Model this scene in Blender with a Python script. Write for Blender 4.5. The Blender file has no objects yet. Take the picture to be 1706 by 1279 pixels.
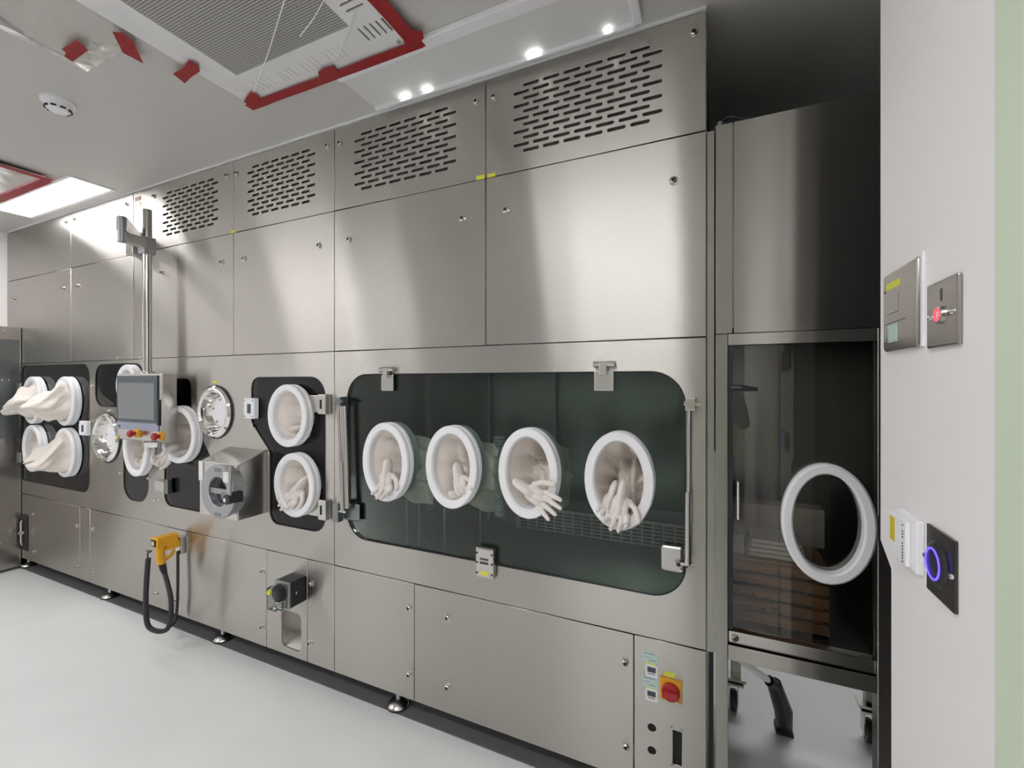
import bpy, bmesh, math, random
from mathutils import Vector, Matrix
random.seed(7)
C = bpy.context.scene.collection
PI = math.pi
# ------------------------------------------------------------------ camera, world, lights, exposure
F, CX, CY, D, H = 738.0, 853.0, 637.0, 1.6, 1.49      # focal length (px of a 1706 wide frame), facade distance, eye height
YAW = math.atan2(F, 1615.0)
cY, sY = math.cos(YAW), math.sin(YAW)
cam = bpy.data.cameras.new('camera'); cam_o = bpy.data.objects.new('camera', cam); C.objects.link(cam_o)
cam.sensor_width = 36; cam.lens = F/1706*36; cam.shift_y = -2.5/1706; cam.clip_start = .02
cam_o.location = (0, 0, H); cam_o.rotation_euler = (PI/2, 0, YAW)
sc = bpy.context.scene; sc.camera = cam_o
sc.view_settings.view_transform = 'Standard'; sc.view_settings.look = 'None'
sc.view_settings.gamma = 1; sc.view_settings.use_curve_mapping = False
sc.view_settings.exposure = 0.95
w = bpy.data.worlds.new('world'); sc.world = w; w.use_nodes = True
w.node_tree.nodes['Background'].inputs[0].default_value = (.8, .85, .9, 1)
w.node_tree.nodes['Background'].inputs[1].default_value = 0.02
LAMP = 17.0          # emission of the lit ceiling panels
BACKLAMP = 11.0      # the service space behind the cabinet
CEIL = 2.732         # ceiling height

def X(px, y=D):
    u = (px-CX)/F
    return y*(-sY+u*cY)/(cY+u*sY)
def Z(px, py, y=D):
    u = (px-CX)/F
    return H + (CY-py)/F*y/(cY+u*sY)
def onz(px, py, z):
    u = (px-CX)/F; v = (CY-py)/F; t = (z-H)/v
    return Vector((t*(-sY+u*cY), t*(cY+u*sY), z))
def onx(px, py, x):
    u = (px-CX)/F; t = x/(-sY+u*cY)
    return Vector((x, t*(cY+u*sY), H+(CY-py)/F*t))

# ------------------------------------------------------------------ materials
def mat(name, col, rough=.5, metal=0., spec=.5, **k):
    m = bpy.data.materials.new(name); m.use_nodes = True
    b = m.node_tree.nodes['Principled BSDF']
    b.inputs['Base Color'].default_value = (*col, 1); b.inputs['Roughness'].default_value = rough
    b.inputs['Metallic'].default_value = metal; b.inputs['Specular IOR Level'].default_value = spec
    for n, v in k.items(): b.inputs[n.replace('_', ' ')].default_value = v
    return m
def nd(m, t, **k):
    n = m.node_tree.nodes.new(t)
    for a, v in k.items(): setattr(n, a, v)
    return n
def lk(m, a, b): m.node_tree.links.new(a, b)
def bsdf(m): return m.node_tree.nodes['Principled BSDF']
def noise_to(m, scale, vec_scale, sock, lo, hi, detail=3, pos='Object'):
    tc = nd(m, 'ShaderNodeTexCoord'); mp = nd(m, 'ShaderNodeMapping'); mp.inputs['Scale'].default_value = vec_scale
    no = nd(m, 'ShaderNodeTexNoise'); no.inputs['Scale'].default_value = scale; no.inputs['Detail'].default_value = detail
    mr = nd(m, 'ShaderNodeMapRange'); mr.inputs['From Min'].default_value = .3; mr.inputs['From Max'].default_value = .7
    mr.inputs['To Min'].default_value = lo; mr.inputs['To Max'].default_value = hi
    lk(m, tc.outputs[pos], mp.inputs[0]); lk(m, mp.outputs[0], no.inputs['Vector']); lk(m, no.outputs[0], mr.inputs[0])
    if sock: lk(m, mr.outputs[0], sock)
    return mr
def colour_noise(m, scale, vec_scale, c1, c2, sock='Base Color'):
    mr = noise_to(m, scale, vec_scale, None, 0, 1)
    mx = nd(m, 'ShaderNodeMix', data_type='RGBA'); mx.inputs['A'].default_value = (*c1, 1); mx.inputs['B'].default_value = (*c2, 1)
    lk(m, mr.outputs[0], mx.inputs['Factor']); lk(m, mx.outputs['Result'], bsdf(m).inputs[sock])
def bump(m, scale, vec_scale, strength, dist=.002, detail=3):
    mr = noise_to(m, scale, vec_scale, None, 0, 1, detail)
    b = nd(m, 'ShaderNodeBump'); b.inputs['Strength'].default_value = strength; b.inputs['Distance'].default_value = dist
    lk(m, mr.outputs[0], b.inputs['Height']); lk(m, b.outputs[0], bsdf(m).inputs['Normal'])

def steel_mat(name, col, ax=.014, ay=.27, soft=.22):
    # brushed sheet: reflections stay crisp along the grain and smear up and down across it
    m = bpy.data.materials.new(name); m.use_nodes = True; n = m.node_tree.nodes; n.clear(); L = m.node_tree.links.new
    al = math.sqrt(ax*ay)
    g = n.new('ShaderNodeBsdfAnisotropic'); g.distribution = 'GGX'
    g.inputs['Roughness'].default_value = math.sqrt(al); g.inputs['Anisotropy'].default_value = al/ay-1
    g2 = n.new('ShaderNodeBsdfAnisotropic'); g2.distribution = 'GGX'; g2.inputs['Roughness'].default_value = .45
    cx = n.new('ShaderNodeCombineXYZ'); cx.inputs[2].default_value = 1
    L(cx.outputs[0], g.inputs['Tangent'])
    mr = noise_to(m, 1.1, (1, 1, 1), None, 0, 1)
    mx = n.new('ShaderNodeMix'); mx.data_type = 'RGBA'
    mx.inputs['A'].default_value = (*[c*.93 for c in col], 1); mx.inputs['B'].default_value = (*[min(1, c*1.05) for c in col], 1)
    L(mr.outputs[0], mx.inputs['Factor'])
    for q in (g, g2): L(mx.outputs['Result'], q.inputs['Color'])
    ms = n.new('ShaderNodeMixShader'); ms.inputs[0].default_value = soft
    o = n.new('ShaderNodeOutputMaterial'); L(g.outputs[0], ms.inputs[1]); L(g2.outputs[0], ms.inputs[2]); L(ms.outputs[0], o.inputs[0])
    return m
STEEL = steel_mat('brushed_steel', (.535, .515, .48))
STEELV = steel_mat('brushed_steel_upright', (.46, .445, .415), .014, .26, .12)
PLATEST = mat('dull_plate_steel', (.40, .375, .35), .25, 1.)
DARKPL = mat('dark_bronze_plate', (.10, .09, .085), .25, 1.)
POLISH = mat('polished_tube_steel', (.58, .56, .52), .15, 1.)
SATIN = mat('satin_steel', (.60, .58, .55), .25, 1.)
CHROME = mat('polished_steel', (.80, .79, .77), .08, 1.)
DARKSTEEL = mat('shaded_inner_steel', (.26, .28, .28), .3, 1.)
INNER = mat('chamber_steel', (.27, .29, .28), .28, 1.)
HOLE = mat('black_void', (.012, .012, .013), .7)
MESHB = mat('filter_mesh', (.26, .25, .24), .6, .5)
WHITEPL = mat('white_polymer', (.91, .91, .93), .42)
FABRIC = mat('cream_sleeve', (.86, .80, .73), .65)
bump(FABRIC, 30, (1, 1, 1), .25, .004)
GLOVE = mat('white_rubber_glove', (.84, .79, .74), .5)
bump(GLOVE, 60, (1, 1, 1), .15, .002)
BLACK = mat('black_plastic', (.018, .018, .02), .4)
RUBBER = mat('dark_rubber', (.03, .028, .03), .6)
WALLW = mat('white_wall_panel', (.945, .92, .92), .45)
CEILM = mat('ceiling_panel_paint', (.63, .62, .59), .4)
GREYW = mat('grey_bulkhead', (.20, .20, .205), .5)
GREEN = mat('pale_green_frame', (.70, .80, .62), .4)
YELLOW = mat('amber_plastic', (.85, .42, .015), .35)
ACID = mat('yellow_label', (.72, .74, .06), .5)
ORANGE = mat('yellow_collar', (.74, .38, .02), .4)
RED = mat('red_button', (.40, .02, .025), .35)
TAPE = mat('red_tape', (.33, .007, .012), .38)
bump(TAPE, 25, (1, 1, 1), .4, .004)
PAPER = mat('white_label', (.80, .82, .80), .5)
MINT = mat('pale_green_label', (.50, .66, .58), .4)
INK = mat('dark_print', (.06, .07, .08), .5)
SCREEN = mat('grey_screen', (.19, .21, .215), .18)
BEZEL = mat('slate_bezel', (.06, .085, .10), .3)
CASE = mat('grey_casing', (.36, .40, .42), .35, .6)
BLUEG = mat('blue_grey_strip', (.33, .36, .46), .4)
ALU = mat('cast_aluminium', (.42, .43, .45), .38, .9)
WOOD = mat('brown_board', (.3, .17, .09), .55)
colour_noise(WOOD, 4, (2, 2, 30), (.27, .155, .085), (.42, .25, .13))
FLOORM = mat('speckled_vinyl', (.70, .72, .71), .32)
def floor_nodes():
    m = FLOORM
    a = noise_to(m, 260, (1, 1, 1), None, 0, 1, 2); b = noise_to(m, 2.2, (1, 1, 1), None, .0, .5, 3)
    mx = nd(m, 'ShaderNodeMix', data_type='RGBA'); mx.inputs['A'].default_value = (.74, .76, .755, 1); mx.inputs['B'].default_value = (.86, .87, .86, 1)
    ad = nd(m, 'ShaderNodeMath', operation='ADD'); ml = nd(m, 'ShaderNodeMath', operation='MULTIPLY'); ml.inputs[1].default_value = .55
    lk(m, a.outputs[0], ml.inputs[0]); lk(m, ml.outputs[0], ad.inputs[0]); lk(m, b.outputs[0], ad.inputs[1])
    lk(m, ad.outputs[0], mx.inputs['Factor']); lk(m, mx.outputs['Result'], bsdf(m).inputs['Base Color'])
floor_nodes()
# perforated sheet of the supply diffuser: fine holes
PERF = mat('perforated_white_sheet', (.5, .5, .49), .5)
def perf_nodes():
    m = PERF; tc = nd(m, 'ShaderNodeTexCoord'); mp = nd(m, 'ShaderNodeMapping'); mp.inputs['Scale'].default_value = (110, 110, 0)
    vo = nd(m, 'ShaderNodeTexVoronoi'); vo.inputs['Scale'].default_value = 1; vo.inputs['Randomness'].default_value = 0
    gt = nd(m, 'ShaderNodeMath', operation='GREATER_THAN'); gt.inputs[1].default_value = .34
    mx = nd(m, 'ShaderNodeMix', data_type='RGBA'); mx.inputs['A'].default_value = (.10, .10, .10, 1); mx.inputs['B'].default_value = (.56, .56, .55, 1)
    lk(m, tc.outputs['Object'], mp.inputs[0]); lk(m, mp.outputs[0], vo.inputs['Vector']); lk(m, vo.outputs['Distance'], gt.inputs[0])
    lk(m, gt.outputs[0], mx.inputs['Factor']); lk(m, mx.outputs['Result'], bsdf(m).inputs['Base Color'])
perf_nodes()
def emis(name, col, s):
    m = bpy.data.materials.new(name); m.use_nodes = True; n = m.node_tree.nodes; n.clear()
    e = n.new('ShaderNodeEmission'); e.inputs[0].default_value = (*col, 1); e.inputs[1].default_value = s
    o = n.new('ShaderNodeOutputMaterial'); m.node_tree.links.new(e.outputs[0], o.inputs[0]); return m
LIT = emis('lit_diffuser', (1, .985, 1), LAMP)
LITN = emis('lit_near_diffuser', (1, .985, 1), LAMP*.6)
LITB = emis('lit_back_diffuser', (1, 1, 1), BACKLAMP)
LED = emis('led_point', (1, 1, .93), 22)
REDGLOW = emis('red_ring_light', (1, .10, .14), .85)
BLUEGLOW = emis('blue_ring_light', (.10, .06, 1), 1.7)
def glassy(name, tint, ior=1.5, rough=.0, gl=(1, 1, 1), minr=0.):
    m = bpy.data.materials.new(name); m.use_nodes = True; n = m.node_tree.nodes; n.clear(); L = m.node_tree.links.new
    tr = n.new('ShaderNodeBsdfTransparent'); tr.inputs[0].default_value = (*tint, 1)
    g = n.new('ShaderNodeBsdfGlossy'); g.inputs['Roughness'].default_value = rough; g.inputs['Color'].default_value = (*gl, 1)
    f = n.new('ShaderNodeFresnel'); f.inputs[0].default_value = ior
    ad = n.new('ShaderNodeMath'); ad.operation = 'ADD'; ad.inputs[1].default_value = minr
    mx = n.new('ShaderNodeMixShader'); o = n.new('ShaderNodeOutputMaterial')
    L(f.outputs[0], ad.inputs[0]); L(ad.outputs[0], mx.inputs[0]); L(tr.outputs[0], mx.inputs[1]); L(g.outputs[0], mx.inputs[2]); L(mx.outputs[0], o.inputs[0])
    return m
GLASS = glassy('green_tinted_glass', (.80, .85, .82), 1.36)
DARKGLASS = glassy('smoked_glass', (.93, .91, .88))
FILM = glassy('clear_plastic_film', (.97, .97, .96), 1.10, .2)
FILMW = mat('film_crease', (.92, .92, .90), .4)
CLEARPL = glassy('clear_cover_plastic', (.75, .78, .76), 1.45, .12)

# ------------------------------------------------------------------ mesh helpers
def to_mesh(bm, smooth=False):
    bmesh.ops.recalc_face_normals(bm, faces=bm.faces[:])
    me = bpy.data.meshes.new('m'); bm.to_mesh(me); bm.free()
    if smooth:
        for p in me.polygons: p.use_smooth = True
    return me
def smooth_angle(me, deg=35):
    for p in me.polygons: p.use_smooth = True
    bm = bmesh.new(); bm.from_mesh(me)
    for e in bm.edges:
        e.smooth = not (len(e.link_faces) == 2 and e.calc_face_angle(0) > math.radians(deg))
    bm.to_mesh(me); bm.free(); return me
class MB:
    def __init__(s): s.bm = bmesh.new(); s.mi = 0
    def _tag(s, before):
        for f in s.bm.faces:
            if f not in before: f.material_index = s.mi
    def box(s, x0, x1, y0, y1, z0, z1, bev=0, seg=2):
        b = set(s.bm.faces)
        r = bmesh.ops.create_cube(s.bm, size=1); vs = r['verts']
        for v in vs:
            v.co = Vector(((x0+x1)/2+v.co.x*(x1-x0), (y0+y1)/2+v.co.y*(y1-y0), (z0+z1)/2+v.co.z*(z1-z0)))
        if bev:
            es = {e for v in vs for e in v.link_edges}
            bmesh.ops.bevel(s.bm, geom=list(es), offset=bev, segments=seg, affect='EDGES', profile=.5)
        s._tag(b); return s
    def hexa(s, pts):            # 8 corner points: bottom 4, top 4
        b = set(s.bm.faces); v = [s.bm.verts.new(p) for p in pts]
        for q in ((0,1,2,3), (4,5,6,7), (0,1,5,4), (1,2,6,5), (2,3,7,6), (3,0,4,7)): s.bm.faces.new([v[i] for i in q])
        s._tag(b); return s
    def tube(s, path, rad, n=12, cap=True, flat=1.0):
        b = set(s.bm.faces); P = [Vector(p) for p in path]; R = rad if isinstance(rad, (list, tuple)) else [rad]*len(P)
        rings = []; up = None
        for i, p in enumerate(P):
            t = (P[min(i+1, len(P)-1)]-P[max(i-1, 0)]).normalized()
            if up is None: up = Vector((0, 0, 1)) if abs(t.z) < .9 else Vector((1, 0, 0))
            a = (up - t*up.dot(t)).normalized(); c = t.cross(a); up = a
            rings.append([s.bm.verts.new(p + (a*math.cos(2*PI*k/n)*flat + c*math.sin(2*PI*k/n))*R[i]) for k in range(n)])
        for r1, r2 in zip(rings, rings[1:]):
            for k in range(n): s.bm.faces.new((r1[k], r1[(k+1) % n], r2[(k+1) % n], r2[k]))
        if cap: s.bm.faces.new(rings[0]); s.bm.faces.new(rings[-1])
        s._tag(b); return s
    def capsule(s, p0, p1, r0, r1, n=10, flat=1.0):
        p0, p1 = Vector(p0), Vector(p1); t = (p1-p0).normalized(); pa, ra = [], []
        for k in range(4):
            a = PI/2*k/3.2; pa.append(p0 - t*r0*math.cos(a)); ra.append(max(r0*math.sin(a), r0*.08))
        pa += [p0, p1]; ra += [r0, r1]
        for k in range(3, -1, -1):
            a = PI/2*k/3.2; pa.append(p1 + t*r1*math.cos(a)); ra.append(max(r1*math.sin(a), r1*.08))
        return s.tube(pa, ra, n, True, flat)
    def lathe(s, prof, c, a=1., bb=1., n=48, closed=True, axis='y', off=False):
        # profile of (radius, depth); with off=True the radius is an inset from the oval (a, bb)
        b = set(s.bm.faces); c = Vector(c); rings = []
        for (r, d) in prof:
            ring = []
            for k in range(n):
                f = 2*PI*k/n; ra, rb = ((a-r), (bb-r)) if off else (r*a, r*bb)
                q = (ra*math.cos(f), d, rb*math.sin(f)) if axis == 'y' else ((ra*math.cos(f), rb*math.sin(f), d) if axis == 'z' else (d, ra*math.cos(f), rb*math.sin(f)))
                ring.append(s.bm.verts.new(c+Vector(q)))
            rings.append(ring)
        prs = list(zip(rings, rings[1:])) + ([(rings[-1], rings[0])] if closed else [])
        for r1, r2 in prs:
            for k in range(n): s.bm.faces.new((r1[k], r1[(k+1) % n], r2[(k+1) % n], r2[k]))
        if not closed:
            s.bm.faces.new(rings[0]); s.bm.faces.new(rings[-1])
        s._tag(b); return s
    def prism(s, pts, d):         # polygon extruded by vector d
        b = set(s.bm.faces); d = Vector(d); A = [s.bm.verts.new(Vector(p)) for p in pts]; B = [s.bm.verts.new(Vector(p)+d) for p in pts]; n = len(A)
        s.bm.faces.new(A); s.bm.faces.new(B)
        for k in range(n): s.bm.faces.new((A[k], A[(k+1) % n], B[(k+1) % n], B[k]))
        s._tag(b); return s
    def mesh(s, smooth=False): return smooth_angle(to_mesh(s.bm)) if smooth else to_mesh(s.bm)

def rounded(pts, r, n=6):
    out = []; N = len(pts); R = r if isinstance(r, (list, tuple)) else [r]*N
    for i in range(N):
        p = Vector(pts[i]); a = (Vector(pts[i-1])-p); b = (Vector(pts[(i+1) % N])-p)
        la, lb = a.length, b.length; a.normalize(); b.normalize(); ang = a.angle(b)
        d = min(R[i]/math.tan(ang/2), la*.49, lb*.49); rr = d*math.tan(ang/2)
        if rr < 1e-5: out.append(tuple(p)); continue
        c = p + (a+b).normalized()*rr/math.sin(ang/2); s0 = p+a*d-c; s1 = p+b*d-c
        a0 = math.atan2(s0.y, s0.x); da = math.atan2(s1.y, s1.x)-a0
        while da > PI: da -= 2*PI
        while da < -PI: da += 2*PI
        out += [(c.x+rr*math.cos(a0+da*k/n), c.y+rr*math.sin(a0+da*k/n)) for k in range(n+1)]
    return out
def rect(x0, x1, z0, z1): return [(x0, z0), (x1, z0), (x1, z1), (x0, z1)]
def oval(cx, cz, a, b, n=40): return [(cx+a*math.cos(2*PI*k/n), cz+b*math.sin(2*PI*k/n)) for k in range(n)]
def plate(outer, holes, y0, y1, plane='xz', bev=0.):
    # sheet with holes cut out, outline given in the (x, z) plane of a facade
    cu = bpy.data.curves.new('c', 'CURVE'); cu.dimensions = '2D'; cu.fill_mode = 'BOTH'
    cu.extrude = (y1-y0)/2 - bev; cu.bevel_depth = bev; cu.bevel_resolution = 0
    if bev: cu.offset = -bev
    for loop in [outer]+holes:
        sp = cu.splines.new('POLY'); sp.points.add(len(loop)-1)
        for p, q in zip(sp.points, loop): p.co = (q[0], q[1], 0, 1)
        sp.use_cyclic_u = True
    o = bpy.data.objects.new('c', cu); C.objects.link(o); bpy.context.view_layer.update()
    me = bpy.data.meshes.new_from_object(o.evaluated_get(bpy.context.evaluated_depsgraph_get()))
    bpy.data.objects.remove(o); bpy.data.curves.remove(cu); me.materials.clear()
    yc = (y0+y1)/2
    if plane == 'xz': me.transform(Matrix(((1, 0, 0, 0), (0, 0, -1, yc), (0, 1, 0, 0), (0, 0, 0, 1))))
    elif plane == 'yz': me.transform(Matrix(((0, 0, 1, yc), (1, 0, 0, 0), (0, 1, 0, 0), (0, 0, 0, 1))))
    else: me.transform(Matrix(((1, 0, 0, 0), (0, 1, 0, 0), (0, 0, 1, yc), (0, 0, 0, 1))))
    return me

# ------------------------------------------------------------------ object helpers
def obj(name, me, m, parent=None, at=None):
    if isinstance(me, MB): me = me.mesh()
    o = bpy.data.objects.new(name, me); C.objects.link(o)
    if not me.materials:
        for q in (m if isinstance(m, (list, tuple)) else [m]): me.materials.append(q)
    if at is not None: o.location = at
    if parent is not None:
        o.parent = parent
        if parent.type == 'EMPTY' and parent.get('world'): o.matrix_parent_inverse = Matrix.Translation(-parent.location)
    return o
def tag(o, label, cat, group=None):
    o['label'] = label; o['category'] = cat
    if group: o['group'] = group
    return o
def thing(name, label, cat, loc, group=None, world=True):
    o = bpy.data.objects.new(name, None); C.objects.link(o); o.location = loc; o.empty_display_size = .05
    if world: o['world'] = 1
    return tag(o, label, cat, group)
def single(name, me, m, label, cat, group=None):    # one-mesh thing with its origin at its base
    o = obj(name, me, m); me = o.data
    xs = [v.co for v in me.vertices]; c = Vector((sum(v.x for v in xs)/len(xs), sum(v.y for v in xs)/len(xs), min(v.z for v in xs)))
    me.transform(Matrix.Translation(-c)); o.location = c
    return tag(o, label, cat, group)
def struct(name, me, m):
    o = obj(name, me, m); o['kind'] = 'structure'; return o

# ------------------------------------------------------------------ the room
ZT = CEIL-.006                                     # top of the facade
ZB, ZU, ZL, ZF = H+.833, H+.151, H-.888, H-1.408   # panel lines: vent bottom, upper bottom, lower top, facade bottom
XR, XW = X(1177), .296
XL = X(12)
struct('floor', MB().box(-6, 3.2, -2.4, 4.4, -.08, 0), FLOORM)
struct('ceiling', MB().box(-6, 3.2, -2.4, 4.4, CEIL, CEIL+.08), CEILM)
struct('wall_back', MB().box(-6, .40, -2.28, -2.20, 0, CEIL), mat('grey_partition', (.40, .40, .39), .4))
struct('wall_left', MB().box(XL-.10, XL, -2.2, 2.4, 0, CEIL), WALLW)
# right wall: far end notched at the bottom where the cabinet stands
yA, yB = onx(1467, 637, XW).y, onx(1485, 920, XW).y
yG = onx(1669, 637, XW).y
zN = onx(1463, 895, XW).z
wr = [(yG, 0), (yB, 0), (yB, zN-.035), (yA, zN), (yA, CEIL), (yG, CEIL)]
struct('wall_right', plate(wr, [], XW, XW+.075, 'yz'), WALLW)
struct('door_1', plate([(yG-.12, 0), (yG, 0), (yG, CEIL), (yG-.12, CEIL)], [], XW-.006, XW+.08, 'yz'), GREEN)
struct('wall_doorway', plate([(-2.2, 0), (yG-.12, 0), (yG-.12, CEIL), (-2.2, CEIL)], [], XW, XW+.075, 'yz'), WALLW)
struct('wall_service_far', MB().box(-6, 3.2, 4.3, 4.4, 0, CEIL), WALLW)
struct('wall_service_right', MB().box(3.1, 3.2, -2.4, 4.4, 0, CEIL), GREYW)
struct('wall_service_front', MB().box(XW+.075, 3.2, -2.4, -2.3, 0, CEIL), GREYW)
struct('wall_bulkhead', MB().box(XR-.2, 3.1, 2.42, 2.46, 1.15, CEIL), GREYW)
struct('trim_1', MB().box(XL, XR, D-.008, D+.02, CEIL-.007, CEIL), WHITEPL)

# ------------------------------------------------------------------ ceiling fixtures
def lamp(x0, x1, y0, y1, label, lit=LIT, group='recessed ceiling light panels'):
    t = thing('ceiling_light', label, 'ceiling light', ((x0+x1)/2, (y0+y1)/2, CEIL-.02), group)
    f = plate(rect(x0-.02, x1+.02, y0-.02, y1+.02), [rect(x0, x1, y0, y1)], CEIL-.006, CEIL, 'xy')
    obj('frame', f, WHITEPL, t)
    obj('diffuser', MB().box(x0, x1, y0, y1, CEIL-.003, CEIL-.0005), lit, t)
    return t
a = onz(118, 294, CEIL); b = onz(50, 357, CEIL); q = onz(185, 315, CEIL)
L2 = (a.x-1.13, a.x, a.y, q.y)
lamp(*L2, 'glowing white ceiling light panel above the left end of the isolator', LITN, None)
lamp(L2[0], L2[1], -.45, -.27, 'lit ceiling light panel behind the viewer, left one')
lamp(-1.38, -.25, -.45, -.27, 'lit ceiling light panel behind the viewer, right one')
lamp(L2[0], L2[1], -1.5, -1.32, 'added ceiling light panel in the unseen row farthest behind the viewer, left one')  # added unseen row of panels, put in to brighten the right wall
lamp(-1.38, -.25, -1.5, -1.32, 'added ceiling light panel in the unseen row farthest behind the viewer, right one')
lamp(.2, 1.3, 3.3, 3.6, 'lit ceiling light panel behind the grey bulkhead', LITB)
# switched-off panel with a few glowing edge points
p1, p2, p3 = onz(567, 130, CEIL), onz(620, 178, CEIL), onz(1055, 30, CEIL)
x0, x1, y0, y1 = p1.x, p3.x, p1.y, p2.y
t = thing('ceiling_light', 'unlit white ceiling light panel with small bright spots above the main window', 'ceiling light', ((x0+x1)/2, (y0+y1)/2, CEIL-.02))
obj('diffuser', MB().box(x0, x1, y0, y1, CEIL-.006, CEIL-.001), mat('unlit_diffuser', (.78, .78, .78), .5), t)
obj('rail', MB().box(x0, x1+.03, y0-.05, y0, CEIL-.022, CEIL, .004), WHITEPL, t)
obj('front_lip', MB().box(x0, x1, y1-.001, y1+.010, CEIL-.020, CEIL, .001), WHITEPL, t)
obj('rail', MB().box(x1, x1+.03, y0, y1, CEIL-.022, CEIL, .004), WHITEPL, t)
for px, py, k in ((672, 158, 1), (707, 144, .8), (886, 84, 1.1), (1010, 40, .35)):
    c = onz(px, py, CEIL-.008)
    obj('led_spot', MB().box(c.x-.020*k, c.x+.020*k, y1-.004, y1-.001, CEIL-.0165, CEIL-.0135), LED, t)

# supply air diffusers with perforated centre
def diffuser(x0, x1, y0, y1, g, label, slots):
    t = thing('air_diffuser', label, 'air vent', ((x0+x1)/2, (y0+y1)/2, CEIL-.02), 'ceiling air diffusers under plastic film')
    hs = [rect(*g)]
    for (cx, cy, n, ln, ax) in slots:
        for k in range(n):
            o = (k-(n-1)/2)*.026
            if ax == 'x': hs.append(rounded(rect(cx+o-.004, cx+o+.004, cy-ln/2, cy+ln/2), .003, 2))
            else: hs.append(rounded(rect(cx-ln/2, cx+ln/2, cy+o-.004, cy+o+.004), .003, 2))
    obj('frame', plate(rect(x0, x1, y0, y1), hs, CEIL-.014, CEIL-.008, 'xy'), WHITEPL, t)
    obj('backing', MB().box(x0+.01, x1-.01, y0+.01, y1-.01, CEIL-.005, CEIL-.001), HOLE, t)
    obj('perforated_sheet', MB().box(g[0]+.001, g[1]-.001, g[2]+.001, g[3]-.001, CEIL-.012, CEIL-.009), PERF, t)
    for cx, cy in ((x0+.03, y1-.03), (x1-.05, y1-.03), ((x0+x1)/2, y1-.025)):
        obj('screw', MB().lathe([(.001, 0), (.008, 0), (.007, -.005), (.001, -.006)], (cx, cy, CEIL-.014), n=12, closed=False, axis='z'), SATIN, t)
    return t
hx0, hx1, hy1 = onz(418, 170, CEIL).x, onz(690, 62, CEIL).x, onz(560, 116, CEIL).y
g1, g2 = onz(395, 120, CEIL), onz(583, 38, CEIL)
hy0 = hy1-.93
G = (g1.x, g2.x, g1.y-.64, g1.y)
sl = [((g2.x+hx1)/2-.01, g1.y-.10, 5, .075, 'y'), ((g2.x+hx1)/2-.01, g1.y+.05, 5, .06, 'x'),
      ((g2.x+hx1)/2-.01, g1.y-.36, 5, .075, 'y')]
dif = diffuser(hx0, hx1, hy0, hy1, G, 'large white ceiling air diffuser with grey perforated centre and red taped edges', sl)
for k in range(4):
    xx = G[0]+.02+.13*k; yy = (g1.y+hy1)/2
    for q in range(4): obj('pressed_rib', MB().box(xx+q*.024-.004, xx+q*.024+.004, yy-.028, yy+.028, CEIL-.0165, CEIL-.0138, .001, 1), WHITEPL, dif)
h2 = onz(76, 292, CEIL)
G2 = (h2.x-.75, h2.x-.15, h2.y-.80, h2.y-.15)
diffuser(h2.x-.9, h2.x, h2.y-.93, h2.y, G2, 'ceiling air diffuser at the left edge beside the glowing light panel', [(h2.x-.08, h2.y-.2, 5, .075, 'y'), (h2.x-.08, h2.y-.07, 5, .06, 'x'), (h2.x-.3, h2.y-.07, 5, .06, 'x')])

def film(x0, x1, y0, y1, n, amp, seed, label, base=.0175):
    rnd = random.Random(seed); bm = bmesh.new(); nx = n; ny = int(n*(y1-y0)/(x1-x0))
    ph = [(rnd.uniform(6, 26), rnd.uniform(6, 26), rnd.uniform(0, 6)) for _ in range(6)]
    g = []
    for i in range(nx+1):
        row = []
        for j in range(ny+1):
            u, v = i/nx, j/ny; e = min(1, 8*min(u, 1-u, v, 1-v))
            x, y = x0+(x1-x0)*u, y0+(y1-y0)*v
            hgt = sum(abs(math.sin(a_*x+b_*y+c_)) for a_, b_, c_ in ph)/6
            row.append(bm.verts.new((x, y, CEIL-base-amp*e*(.3+hgt)-rnd.uniform(0, .0012))))
        g.append(row)
    for i in range(nx):
        for j in range(ny): bm.faces.new((g[i][j], g[i+1][j], g[i+1][j+1], g[i][j+1]))
    return single('plastic_film', to_mesh(bm, True), FILM, label, 'plastic sheet', 'clear films taped under the diffusers')
fm = film(hx0-.0, hx1, hy0, hy1, 60, .005, 3, 'clear plastic film stretched under the large ceiling diffuser')
for (a_, b_) in (((422, 155), (474, 0)), ((560, 100), (590, 20)), ((500, 60), (540, 0))):
    p_, q_ = onz(*a_, CEIL-.022), onz(*b_, CEIL-.022)
    obj('crease', MB().tube([p_-fm.location, (p_+q_)/2-fm.location+Vector((.004, .003, 0)), q_-fm.location], .0022, 6), FILMW, fm)
film(h2.x-.9, h2.x, h2.y-.93, h2.y, 50, .005, 4, 'clear plastic film under the diffuser at the left edge')
fa, fb = onz(30, 30, CEIL), onz(240, 120, CEIL)
film(hx0-.40, hx0-.004, .45, .90, 40, .014, 8, 'crumpled loose plastic film beside the red tape squares on the ceiling', .006)

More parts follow.
